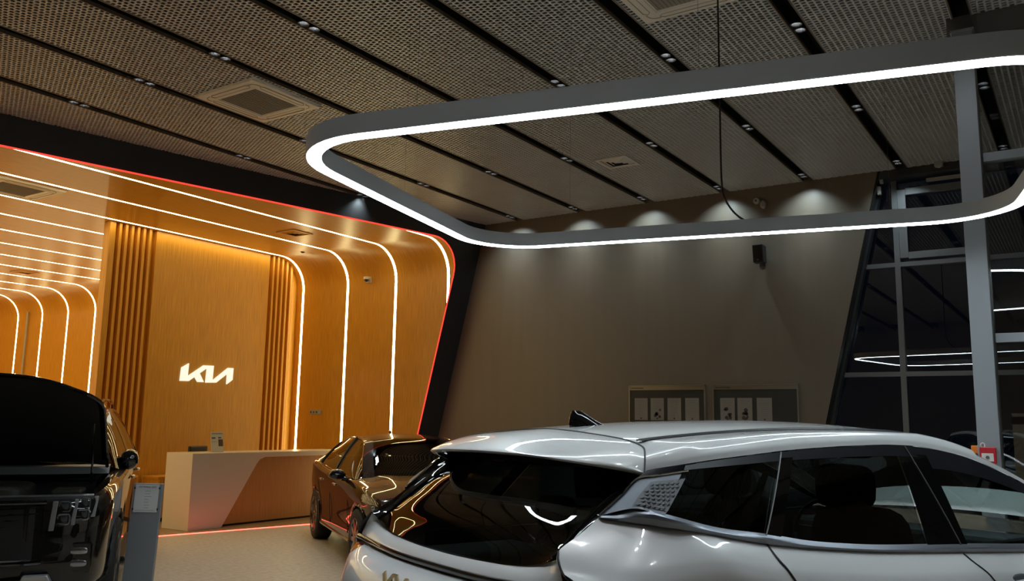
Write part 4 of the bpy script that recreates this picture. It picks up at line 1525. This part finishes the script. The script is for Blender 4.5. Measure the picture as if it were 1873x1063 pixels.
# shark fin
fx0, fx1, fz = 0.934, 1.150, 1.598
rings = []
for k, z in enumerate(np.linspace(0, 1, 9)):
    zz = z * 0.075
    xa = fx0 + 0.012 * z ** 2 - 0.004 * math.sin(z * 3.1)
    xb = fx1 - (fx1 - fx0 - 0.062) * z ** 0.85
    wd = 0.026 * (1 - z) ** 0.7 + 0.006
    cx_, hl = (xa + xb) / 2, max((xb - xa) / 2, 0.012)
    rings.append([(cx_ + hl * math.copysign(abs(math.cos(a)) ** 0.75, math.cos(a)), wd * math.sin(a), fz + 0.004 + zz + 0.010 * (cx_ + hl * math.cos(a) - fx0) / 0.2 * (1 - z)) for a in np.linspace(0, 2 * math.pi, 25)[:-1]])
fn = MB().grid(rings, close_v=True)
fn.add(rings[-1], [tuple(range(24))])
build('antenna_fin', fn, 'gloss_black', WC, smooth=True)

# ------------------------------------------------------------------ DARK BROWN SEDAN (nose towards the viewer's right)
HEAD = math.radians(-125.0)
SD = thing('sedan_car', 'dark brown sedan with chrome window trim parked behind the white car', 'car', (10.16, 9.47, 0), HEAD)
out_s = [(0.0, 0.0), (0.02, 0.40), (0.10, 0.68), (0.32, 0.85), (0.9, 0.92), (1.6, 0.93), (2.6, 0.93), (3.6, 0.925), (4.15, 0.895), (4.52, 0.80), (4.75, 0.60), (4.87, 0.33), (4.905, 0.0)]
topS = curve1d([(0, 1.02), (0.35, 1.05), (0.8, 1.05), (1.4, 1.01), (2.2, 0.975), (3.0, 0.955), (3.5, 0.945), (4.0, 0.885), (4.5, 0.775), (4.905, 0.69)])
rowsS = [(0.20, 0.12, 0.17, 0.16, 0.24, 0.14), (0.24, 0.05, 0.22, 0.05, 0.30, 0.06), (0.34, 0.025, 0.32, 0.02, 0.42, 0.02), (0.46, 0.03, 0.44, 0.01, 0.55, 0.0),
         (0.62, 0.015, 0.54, 0.03, 0.70, 0.02), (0.76, 0.0, 0.60, 0.05, 0.84, 0.04), ((-0.085,), 0.008, (-0.06,), 0.10, (-0.08,), 0.06), ((-0.025,), 0.035, (-0.02,), 0.14, (-0.02,), 0.10), ((0,), 0.075, (0,), 0.20, (0,), 0.16)]
GS = loft_body(out_s, 131, rowsS, 33, topS, 4.905)
WS = [(1.09, 0.335), (3.94, 0.335)]
skS = cut_arches(GS, WS, 0.375)
mb = MB()
grid_skip(mb, GS, skS)
grid_skip(mb, GS, skS, True)
build('body', mb, 'brown_paint', SD, smooth=True, angle=40)


def cover(G, x0, x1, crown, m=21, crease=0.0, dz=0.004):
    """panel closing the top between the shell's left and right upper edges"""
    P = []
    for row in G:
        p = row[-1]
        if x0 <= p[0] <= x1:
            yw = max(p[1], 0.002)
            P.append([(p[0], t * yw, p[2] + dz * (1 - abs(t) ** 8) + crown * min(1.0, yw / 0.6) * (1 - abs(t) ** 2.6) + crease * min(1, yw / 0.6) * math.exp(-((abs(t) - 0.62) / 0.10) ** 2)) for t in np.linspace(-1, 1, m)])
    return P


build('bonnet', MB().grid(cover(GS, 3.30, 5.0, 0.055, crease=0.012)), 'brown_paint', SD, smooth=True)
build('boot_lid', MB().grid(cover(GS, -0.1, 0.75, 0.04)), 'brown_paint', SD, smooth=True)
ctrlS = [(3.50, 0.765, 0.950, 0.16, 0.02), (3.18, 0.70, 1.125, 0.10, 0.035), (2.80, 0.61, 1.325, 0.05, 0.045), (2.60, 0.585, 1.375, 0.03, 0.045), (2.2, 0.582, 1.405, 0, 0.045), (1.75, 0.580, 1.398, 0, 0.045),
         (1.35, 0.572, 1.360, -0.02, 0.045), (0.95, 0.590, 1.272, -0.05, 0.04), (0.42, 0.68, 1.085, -0.10, 0.02)]
TS = TopSurf(ctrlS, 97, 25)
build('windscreen', TS.part(0, 2.6), 'dark_glass', SD, smooth=True)
build('roof', TS.part(2.6, 6.0), 'brown_paint', SD, smooth=True)
build('rear_window', TS.part(6.0, 8), 'dark_glass', SD, smooth=True)
for s in (-1, 1):
    sl_ = slice(22, 25) if s > 0 else slice(0, 3)
    build('a_pillar', MB().grid([[(p[0], p[1] * 1.004, p[2] + 0.008) for p in r[sl_]] for r in TS.P[:TS.idx(2.7)]]), 'brown_paint', SD, smooth=True)
    build('c_pillar', MB().grid([[(p[0], p[1] * 1.004, p[2] + 0.006) for p in r[sl_]] for r in TS.P[TS.idx(5.9):]]), 'brown_paint', SD, smooth=True)
    bx = [3.50, 3.25, 2.95, 2.70, 2.25, 1.75, 1.35, 0.98, 0.44]
    B = cromu([(x, side_y(GS, x, topS(x)) + 0.004, topS(x) + 0.002) for x in bx], 97)
    C = TS.C
    def sg(a, b, v0=0.0, v1=1.0, off=0.0):
        return MB().grid(ruled(B[a:b + 1], C[a:b + 1], v0, v1, b - a + 1, 8, s, 0.02, off))
    build('front_door_glass', sg(1, 44), 'dark_glass', SD, smooth=True)
    build('b_pillar', sg(44, 50, off=0.003), 'gloss_black', SD, smooth=True)
    build('rear_door_glass', sg(50, 78), 'dark_glass', SD, smooth=True)
    build('quarter_pillar', sg(78, 96), 'brown_paint', SD, smooth=True)
    # chrome arc from mirror over the doors down to the boot
    arc = [(c[0], s * (c[1] + 0.008), c[2] - 0.008) for c in C[8:90]]
    build('chrome_arc', MB().tube(arc, 0.011, 6), 'chrome', SD, smooth=True)
    inner = [(c[0], s * (c[1] + 0.010), c[2] - 0.030) for c in C[10:80]]
    build('window_seal', MB().tube(inner, 0.012, 5), 'black_plastic', SD, smooth=True)
    for k_ in (47, 79):
        bb, cc = np.array(B[k_]), np.array(C[k_])
        pth = [bb * (1 - v) + cc * v + np.array((0, 0.02 * 4 * v * (1 - v) + 0.006, 0)) for v in np.linspace(0, 1, 8)]
        build('window_seal', MB().tube([(p[0], s * p[1], p[2]) for p in pth], 0.020 if k_ == 47 else 0.016, 5), 'black_plastic', SD, smooth=True)
    belt = [(b[0], s * (b[1] + 0.004), b[2] + 0.004) for b in B[4:80]]
    build('belt_moulding', MB().tube(belt, 0.007, 5), 'chrome', SD, smooth=True)
    for wx, wz in WS:
        arch_parts(SD, GS, wx, wz, 0.375, 0.93, s, 'brown_paint')
        wheel(SD, wx, s * 0.815, 0.335, 0.225, s, spokes=10)
    y_ = lambda x, z: s * (side_y(GS, x, z) + 0.002)
    seam(SD, [(2.28, y_(2.28, 0.95), 0.95), (2.30, y_(2.30, 0.7), 0.70), (2.30, y_(2.3, 0.35), 0.35)], 0.004)
    seam(SD, [(3.42, y_(3.42, 0.90), 0.90), (3.46, y_(3.46, 0.7), 0.70), (3.44, y_(3.44, 0.35), 0.35)], 0.004)
    seam(SD, [(1.30, y_(1.30, 1.0), 1.0), (1.40, y_(1.40, 0.8), 0.8), (1.55, y_(1.55, 0.5), 0.5), (1.60, y_(1.6, 0.35), 0.35)], 0.004)
    for hx_ in (1.62, 2.62):
        hb = build('door_handle', rounded_block(hx_, s * (side_y(GS, hx_, 0.84) + 0.012), 0.84, 0.10, 0.014, 0.014, 0.6), 'chrome', SD, smooth=True)
    sill = [(x, s * (side_y(GS, x, 0.27) + 0.006), 0.27 + 0.02 * (x - 1.5) * 0.1) for x in np.linspace(1.5, 3.5, 20)]
    build('sill_trim', MB().tube(sill, 0.018, 6), 'chrome', SD, smooth=True)
    mirror_part(SD, 3.18, s * 0.90, 0.985, s, 'gloss_black', 0.21, 0.13, 0.12)
    # headlamp
    P = []
    for row in GS:
        x = row[-1][0]
        if 4.12 < x < 4.70:
            k = (x - 4.12) / 0.58
            a, b = int(22 + 4 * k), 31
            P.append([(row[q][0] + 0.016, s * (row[q][1] + 0.018), row[q][2]) for q in (21, 23, 25, 27, 29)])
    hl = build('headlamp', MB().grid(P), 'gloss_black', SD, smooth=True)
    for x in (4.42, 4.52, 4.60):
        yy, zz = side_y(GS, x, topS(x) - 0.07), topS(x) - 0.075
        build('lamp_cell', rounded_block(x + 0.03, s * (yy + 0.005), zz, 0.030, 0.028, 0.022, 0.6), 'lamp_clear', hl, smooth=True)
    build('daylight_strip', MB().tube([(4.28, s * (side_y(GS, 4.28, 0.80) + 0.012), 0.80), (4.45, s * (side_y(GS, 4.45, 0.735) + 0.016), 0.735), (4.40, s * (side_y(GS, 4.40, 0.66) + 0.016), 0.66), (4.52, s * (side_y(GS, 4.52, 0.64) + 0.016), 0.64)], 0.008, 6), 'chrome', hl, smooth=True)
    # lower intake blade
    build('bumper_blade', MB().tube([(4.60, s * 0.73, 0.34), (4.74, s * 0.60, 0.30), (4.84, s * 0.40, 0.28)], 0.02, 6), 'trim_black', SD, smooth=True)
gr = []
for row in GS:
    p = row[20]
    if p[0] > 4.70:
        gr.append(row)
P = [[(row[q][0] + 0.012, row[q][1], row[q][2]) for q in range(14, 27)] for row in gr]
for s in (1, -1):
    build('grille', MB().grid([[(p[0], s * p[1], p[2]) for p in r] for r in P]), 'gloss_black', SD, smooth=True)
for k in range(5):
    z = 0.40 + 0.045 * k
    path = []
    for row in gr:
        p = min(row, key=lambda q: abs(q[2] - z))
        path.append((p[0] + 0.018, p[1], z))
    build('grille_bar', MB().tube([(a, -b, c) for a, b, c in path] + path[-2::-1], 0.006, 5), 'chrome' if k == 4 else 'trim_black', SD, smooth=True)
build('underbody', MB().box(0.3, 4.6, -0.72, 0.72, 0.18, 0.40), 'black_matte', SD)
build('cabin', MB().box(0.9, 3.5, -0.70, 0.70, 0.40, 0.92), 'seat_black', SD)
build('wiper', MB().tube([(3.56, -0.10, 0.985), (3.44, -0.62, 1.005)], 0.009, 5), 'black_plastic', SD)
build('wiper', MB().tube([(3.58, 0.48, 0.985), (3.50, -0.05, 1.015)], 0.009, 5), 'black_plastic', SD)
for s in (-1, 1):
    build('roof_fin', rounded_block(1.55, 0, 1.46, 0.06, 0.018, 0.03, 0.8), 'gloss_black', SD, smooth=True) if s > 0 else None
build('number_plate_recess', MB().box(4.895, 4.91, -0.26, 0.26, 0.30, 0.41), 'gloss_black', SD)

# ------------------------------------------------------------------ BLACK SUV with raised bonnet
SV = thing('suv_car', 'large black suv facing forward with its bonnet raised', 'car', (6.03, 10.742, 0), math.radians(-125.9))
LV = 4.93
out_v = [(0.0, 0.0), (0.01, 0.50), (0.06, 0.78), (0.25, 0.90), (0.9, 0.95), (2.0, 0.96), (3.6, 0.96), (4.2, 0.945), (4.58, 0.90), (4.78, 0.78), (4.88, 0.50), (4.925, 0.22), (4.93, 0.0)]
topV = curve1d([(0, 1.17), (0.8, 1.185), (1.6, 1.18), (2.4, 1.17), (3.2, 1.155), (3.5, 1.14), (4.0, 1.115), (4.5, 1.06), (4.8, 1.00), (4.93, 0.985)])
rowsV = [(0.32, 0.12, 0.26, 0.16, 0.34, 0.12), (0.36, 0.04, 0.31, 0.06, 0.38, 0.05), (0.46, 0.02, 0.40, 0.02, 0.48, 0.02), (0.60, 0.015, 0.54, 0.0, 0.62, 0.0),
         (0.78, 0.005, 0.70, 0.02, 0.80, 0.02), (0.92, 0.0, 0.82, 0.025, 0.95, 0.03), ((-0.10,), 0.005, (-0.10,), 0.035, (-0.10,), 0.04), ((-0.03,), 0.03, (-0.02,), 0.05, (-0.03,), 0.06), ((0,), 0.06, (0,), 0.08, (0,), 0.09)]
GV = loft_body(out_v, 131, rowsV, 33, topV, LV)
WV = [(1.04, 0.39), (3.94, 0.39)]
skV = cut_arches(GV, WV, 0.445)
mb = MB()
grid_skip(mb, GV, skV)
grid_skip(mb, GV, skV, True)
build('body', mb, 'black_paint', SV, smooth=True, angle=40)
ctrlV = [(3.52, 0.80, 1.155, 0.15, 0.03), (3.22, 0.755, 1.34, 0.09, 0.04), (2.88, 0.69, 1.575, 0.05, 0.05), (2.68, 0.665, 1.645, 0.03, 0.055), (2.2, 0.665, 1.70, 0, 0.06), (1.5, 0.660, 1.705, 0, 0.06),
         (0.80, 0.655, 1.675, 0, 0.06), (0.42, 0.66, 1.62, -0.03, 0.05), (0.22, 0.72, 1.42, -0.06, 0.0), (0.09, 0.80, 1.19, -0.07, 0.0)]
TV = TopSurf(ctrlV, 109, 25)
build('windscreen', TV.part(0, 2.6), 'dark_glass', SV, smooth=True)
build('roof', TV.part(2.6, 7.0), 'black_paint', SV, smooth=True)
build('rear_window', TV.part(7.0, 9), 'dark_glass', SV, smooth=True)
for s in (-1, 1):
    sl_ = slice(22, 25) if s > 0 else slice(0, 3)
    build('a_pillar', MB().grid([[(p[0], p[1] * 1.004, p[2] + 0.008) for p in r[sl_]] for r in TV.P[:TV.idx(2.7)]]), 'black_paint', SV, smooth=True)
    bx = [3.52, 3.30, 3.0, 2.78, 2.2, 1.5, 0.84, 0.5, 0.28, 0.10]
    B = cromu([(x, side_y(GV, x, topV(x)) + 0.004, topV(x) + 0.002) for x in bx], 109)
    C = TV.C
    def sg(a, b, v0=0.0, v1=1.0, off=0.0):
        return MB().grid(ruled(B[a:b + 1], C[a:b + 1], v0, v1, b - a + 1, 8, s, 0.02, off))
    build('front_door_glass', sg(1, 46, 0, 0.93), 'dark_glass', SV, smooth=True)
    build('b_pillar', sg(46, 51, off=0.003), 'black_paint', SV, smooth=True)
    build('rear_door_glass', sg(51, 70, 0, 0.93), 'dark_glass', SV, smooth=True)
    build('c_pillar', sg(70, 75, off=0.003), 'black_paint', SV, smooth=True)
    build('quarter_glass', sg(75, 90, 0, 0.93), 'dark_glass', SV, smooth=True)
    build('d_pillar', sg(90, 108, off=0.003), 'black_paint', SV, smooth=True)
    build('window_top', sg(1, 90, 0.92, 1.0, 0.002), 'black_paint', SV, smooth=True)
    fr_ = [(c[0], s * (c[1] + 0.010), c[2] - 0.016) for c in C[18:92]] + [(b[0], s * (b[1] + 0.012), b[2] + 0.01) for b in B[92:40:-1]]
    build('chrome_surround', MB().tube(fr_, 0.008, 5), 'chrome', SV, smooth=True)
    rail = crom([(2.55, s * 0.60, 1.70), (2.45, s * 0.60, 1.765), (1.6, s * 0.60, 1.80), (0.8, s * 0.595, 1.775), (0.68, s * 0.59, 1.72)], 30)
    build('roof_rail', MB().tube(rail, 0.016, 6), 'black_paint', SV, smooth=True)
    for wx, wz in WV:
        arch_parts(SV, GV, wx, wz, 0.445, 0.96, s, 'trim_black')
        wheel(SV, wx, s * 0.835, 0.39, 0.255, s, spokes=6)
    mirror_part(SV, 3.15, s * 0.87, 1.215, s, 'gloss_black', 0.165, 0.21, 0.13)
    for hx_, hz_ in ((1.72, 1.06), (2.72, 1.04)):
        build('door_handle', rounded_block(hx_, s * (side_y(GV, hx_, hz_) + 0.02), hz_, 0.115, 0.018, 0.020, 0.6), 'chrome', SV, smooth=True)
    y_ = lambda x, z: s * (side_y(GV, x, z) + 0.002)
    for xs_ in (2.25, 3.40):
        seam(SV, [(xs_, y_(xs_, 1.1), 1.10), (xs_ + 0.03, y_(xs_, 0.8), 0.80), (xs_ + 0.02, y_(xs_, 0.45), 0.45)], 0.004)
    build('running_board', MB().box(1.6, 3.4, s * 0.93 - 0.06, s * 0.93 + 0.06, 0.33, 0.37), 'trim_black', SV, bevel=0.012)
    # headlamp: dark housing, four projector cells, silver blades
    P = []
    for row in GV:
        x, y = row[22][0], row[22][1]
        if x > 4.3 and 0.44 < y < 0.925:
            lo = 0.80 + 0.07 * (y - 0.45)
            P.append([(row[q][0] + 0.012 * (1 if y < 0.85 else 0.6), s * (row[q][1] + 0.006), row[q][2]) for q in range(17, 30, 2)])
    hl = build('headlamp', MB().grid(P), 'gloss_black', SV, smooth=True)

    def front_x(y, z):
        c = sorted(((p[1] - y) ** 2 + (p[2] - z) ** 2 + 1e-5, p[0]) for row in GV for p in row if p[0] > 4.1)[:8]
        return sum(x / d for d, x in c) / sum(1 / d for d, x in c)
    for yy, zz in ((0.620, 0.945), (0.620, 0.855), (0.745, 0.965), (0.745, 0.882)):
        fx = front_x(yy, zz)
        c = build('lamp_cell', MB().tube([(fx + 0.018 + 0.0 * k, s * (yy + 0.040 * math.copysign(abs(math.cos(a)) ** 0.5, math.cos(a))), zz + 0.036 * math.copysign(abs(math.sin(a)) ** 0.5, math.sin(a))) for k, a in enumerate(np.linspace(0, 2 * math.pi, 25)[:-1])], 0.007, 6, closed=True), 'lamp_clear', hl, smooth=True)
        build('lamp_lens', rounded_block(fx + 0.006, s * yy, zz, 0.014, 0.030, 0.026, 0.6), 'lamp_metal', c, smooth=True)
    for yy, z0, z1, wd in ((0.545, 0.775, 0.985, 0.018), (0.682, 0.81, 0.995, 0.014), (0.81, 0.86, 1.01, 0.016)):
        pts = []
        for z in (z0, z1):
            fx = front_x(yy, z)
            tilt = 0.012 * (z - z0) / (z1 - z0)
            pts += [(fx + 0.004, s * (yy - wd + tilt), z), (fx + 0.030, s * (yy - wd + tilt), z), (fx + 0.030, s * (yy + wd + tilt), z), (fx + 0.004, s * (yy + wd + tilt), z)]
        build('lamp_blade', MB().hexa(pts), 'frame_grey', hl, bevel=0.004)
    # fog lamp pocket
    pk = build('fog_pocket', MB().box(front_x(0.74, 0.58) - 0.01, front_x(0.74, 0.58) + 0.012, s * 0.74 - 0.09, s * 0.74 + 0.09, 0.46, 0.68), 'gloss_black', SV, bevel=0.02)
    for z in (0.62, 0.53):
        build('fog_lamp', rounded_block(front_x(0.74, 0.58) + 0.014, s * 0.74, z, 0.012, 0.062, 0.026, 0.6), 'lamp_clear', pk, smooth=True)
# grille: dark field, upright ribs, mesh bars
P = []
for row in GV:
    if row[18][1] < 0.46 and row[18][0] > 4.6:
        P.append([(row[q][0] + 0.006, row[q][1], row[q][2]) for q in range(13, 29)])
gf = MB()
gf.grid(P)
gf.grid([[(p[0], -p[1], p[2]) for p in r] for r in P])
gri = build('grille', gf, 'black_plastic', SV, smooth=True)
for k in range(-2, 3):
    y = 0.19 * k
    build('grille_rib', MB().box(4.90 - 0.035 * abs(k) ** 1.6 * 0.5, 4.945 - 0.035 * abs(k) ** 1.6 * 0.5, y - 0.014, y + 0.014, 0.70, 0.965), 'gloss_black', gri, bevel=0.006)
for k in range(6):
    z = 0.72 + 0.045 * k
    build('grille_bar', MB().tube([(4.915 - 0.10 * (t / 0.46) ** 2 * 0.6, t, z) for t in np.linspace(-0.45, 0.45, 13)], 0.007, 5), 'gloss_black', gri, smooth=True)
build('grille_top', MB().tube([(4.915 - 0.06 * (t / 0.5) ** 2, t, 0.985) for t in np.linspace(-0.5, 0.5, 15)], 0.018, 8), 'gloss_black', SV, smooth=True)
build('skid_plate', MB().hexa([(4.80, -0.42, 0.27), (4.95, -0.42, 0.29), (4.95, 0.42, 0.29), (4.80, 0.42, 0.27), (4.84, -0.52, 0.44), (4.965, -0.46, 0.44), (4.965, 0.46, 0.44), (4.84, 0.52, 0.44)]), 'black_plastic', SV, bevel=0.012)
for s in (-1, 1):
    build('skid_cheek', MB().hexa([(4.90, s * 0.34, 0.30), (4.965, s * 0.34, 0.30), (4.955, s * 0.66, 0.30), (4.89, s * 0.66, 0.30), (4.90, s * 0.40, 0.475), (4.98, s * 0.40, 0.475), (4.965, s * 0.56, 0.475), (4.90, s * 0.56, 0.475)]), 'skid_silver', SV, bevel=0.008)
build('lower_intake', MB().tube([(4.945 - 0.05 * (t / 0.5) ** 2, t, 0.56) for t in np.linspace(-0.5, 0.5, 15)], 0.022, 8), 'gloss_black', SV, smooth=True)
# engine bay
build('bay_floor', MB().box(3.50, 4.70, -0.78, 0.78, 0.80, 0.86), 'black_matte', SV)
build('slam_panel', MB().tube([(4.80 - 0.10 * (t / 0.8) ** 2, t, 1.0) for t in np.linspace(-0.8, 0.8, 15)], 0.03, 8), 'black_plastic', SV, smooth=True)
build('engine_cover', rounded_block(4.10, 0.0, 0.98, 0.36, 0.30, 0.10, 0.4), 'engine_cover', SV, smooth=True)
build('battery_box', MB().box(3.95, 4.30, 0.45, 0.68, 0.86, 1.03), 'engine_cover', SV, bevel=0.02)
build('air_box', MB().box(3.85, 4.35, -0.70, -0.42, 0.86, 1.04), 'engine_cover', SV, bevel=0.03)
for s in (-1, 1):
    wing = []
    for row in GV:
        p = row[-1]
        if 3.45 < p[0] < 4.80:
            wing.append([(p[0], s * p[1], p[2]), (p[0], s * (p[1] - 0.07), p[2] - 0.01), (p[0], s * (p[1] - 0.09), p[2] - 0.22)])
    build('wing_channel', MB().grid(wing), 'black_paint', SV, smooth=True)
cw = MB().grid([[(3.50 + 0.14 * (1 - (t / 0.82) ** 2), t, 1.195), (3.58 + 0.14 * (1 - (t / 0.82) ** 2), t, 1.18), (3.62 + 0.14 * (1 - (t / 0.82) ** 2), t, 1.12)] for t in np.linspace(-0.82, 0.82, 17)])
build('cowl', cw, 'frame_grey', SV, smooth=True)
# raised bonnet: skin, inner panel, hinges, prop
HINGE = np.array((3.62, 0.0, 1.19))
ANG = math.radians(41)


def bon(u, t, d):
    """u 0 hinge..1 front edge, t -1..1 across, d below the skin"""
    yw = 0.80 - 0.02 * u - 0.20 * max(0, (u - 0.72) / 0.28) ** 2.2
    x = u * 1.20 - 0.10 * (abs(t) ** 2.4) * u
    z = 0.045 * (1 - abs(t) ** 2.4) - 0.10 * u ** 3 - d
    c, s_ = math.cos(ANG), math.sin(ANG)
    return (HINGE[0] + x * c - z * s_, t * yw, HINGE[2] + x * s_ + z * c)


us, ts = np.linspace(0, 1, 25), np.linspace(-1, 1, 33)
build('bonnet', MB().grid([[bon(u, t, 0) for t in ts] for u in us]), 'black_paint', SV, smooth=True)
build('bonnet_liner', MB().grid([[bon(0.03 + 0.94 * u, t * 0.95, 0.035 - 0.02 * max(abs(t), abs(2 * u - 1)) ** 6) for t in ts] for u in us]), 'black_matte', SV, smooth=True)
build('bonnet_rim', MB().tube([bon(1, t, 0.012) for t in ts] + [bon(u, 1, 0.012) for u in us[::-1]][1:], 0.016, 6), 'black_paint', SV, smooth=True)
build('bonnet_rim', MB().tube([bon(u, -1, 0.012) for u in us], 0.016, 6), 'black_paint', SV, smooth=True)
build('latch_hook', MB().tube([bon(0.96, -0.03, 0.02), bon(0.96, -0.03, 0.08), bon(0.96, 0.03, 0.08), bon(0.96, 0.03, 0.02)], 0.006, 6), 'grey_plastic', SV)
for s in (-1, 1):
    build('gas_strut', MB().tube([(4.05, s * 0.72, 1.06), bon(0.55, s * 0.90, 0.04)], 0.010, 6), 'gloss_black', SV, smooth=True)
build('underbody', MB().box(0.3, 4.6, -0.75, 0.75, 0.30, 0.55), 'black_matte', SV)
build('cabin', MB().box(0.3, 3.5, -0.72, 0.72, 0.55, 1.12), 'seat_black', SV)
build('dash_top', MB().box(3.1, 3.55, -0.74, 0.74, 1.05, 1.15), 'interior_grey', SV, bevel=0.03)

# ------------------------------------------------------------------ information stand beside the SUV
IS = thing('information_stand', 'slim grey information stand holding a printed sheet beside the black suv', 'stand', (4.90, 7.28, 0.0), math.radians(-57))
lean = 0.10
IS.scale = (1.0, 1.0, 0.895)
W2 = 0.135
build('slab', MB().hexa([(-W2, -0.02, 0.02), (W2, -0.02, 0.02), (W2, 0.02, 0.02), (-W2, 0.02, 0.02), (-W2, -0.02 + lean, 1.13), (W2, -0.02 + lean, 1.13), (W2, 0.02 + lean, 1.13), (-W2, 0.02 + lean, 1.13)]), 'totem', IS, bevel=0.004)
build('base_plate', MB().box(-0.18, 0.18, -0.16, 0.16, 0.0, 0.02), 'totem', IS, bevel=0.004)


def on_slab(a0, a1, z0, z1, d, mat, nm, par):
    k = lean / 1.11
    f = lambda z: -0.02 + (z - 0.02) * k - d
    return build(nm, MB().hexa([(a0, f(z0) - 0.0006, z0), (a1, f(z0) - 0.0006, z0), (a1, f(z0) + 0.001, z0), (a0, f(z0) + 0.001, z0), (a0, f(z1) - 0.0006, z1), (a1, f(z1) - 0.0006, z1), (a1, f(z1) + 0.001, z1), (a0, f(z1) + 0.001, z1)]), mat, par)


sh = on_slab(-0.112, 0.108, 0.845, 1.122, 0.004, 'sheet_white', 'sheet', IS)
for z in (0.875, 1.085):
    for a in (-0.116, 0.112):
        on_slab(a - 0.006, a + 0.006, z - 0.010, z + 0.010, 0.007, 'black_plastic', 'clip', IS)
text_mesh('sheet_heading', 'KIA Mohave 2022', 0.022, 'paper_ink', sh, (0.0, -0.02 + (1.092 - 0.02) * lean / 1.11 - 0.0056, 1.090), (math.radians(90 - 5.1), 0, 0))
for k in range(7):
    z = 1.055 - 0.028 * k
    on_slab(-0.02, 0.02 + 0.07 * rnd.random(), z, z + 0.003, 0.0048, 'paper_grey', 'print_line', sh)
on_slab(-0.10, 0.09, 0.862, 0.865, 0.0048, 'paper_grey', 'print_line', sh)
text_mesh('stand_wordmark', 'MOHAVE', 0.022, 'grey_plastic', IS, (0.0, -0.02 + (0.815 - 0.02) * lean / 1.11 - 0.0012, 0.812), (math.radians(90 - 5.1), 0, 0))
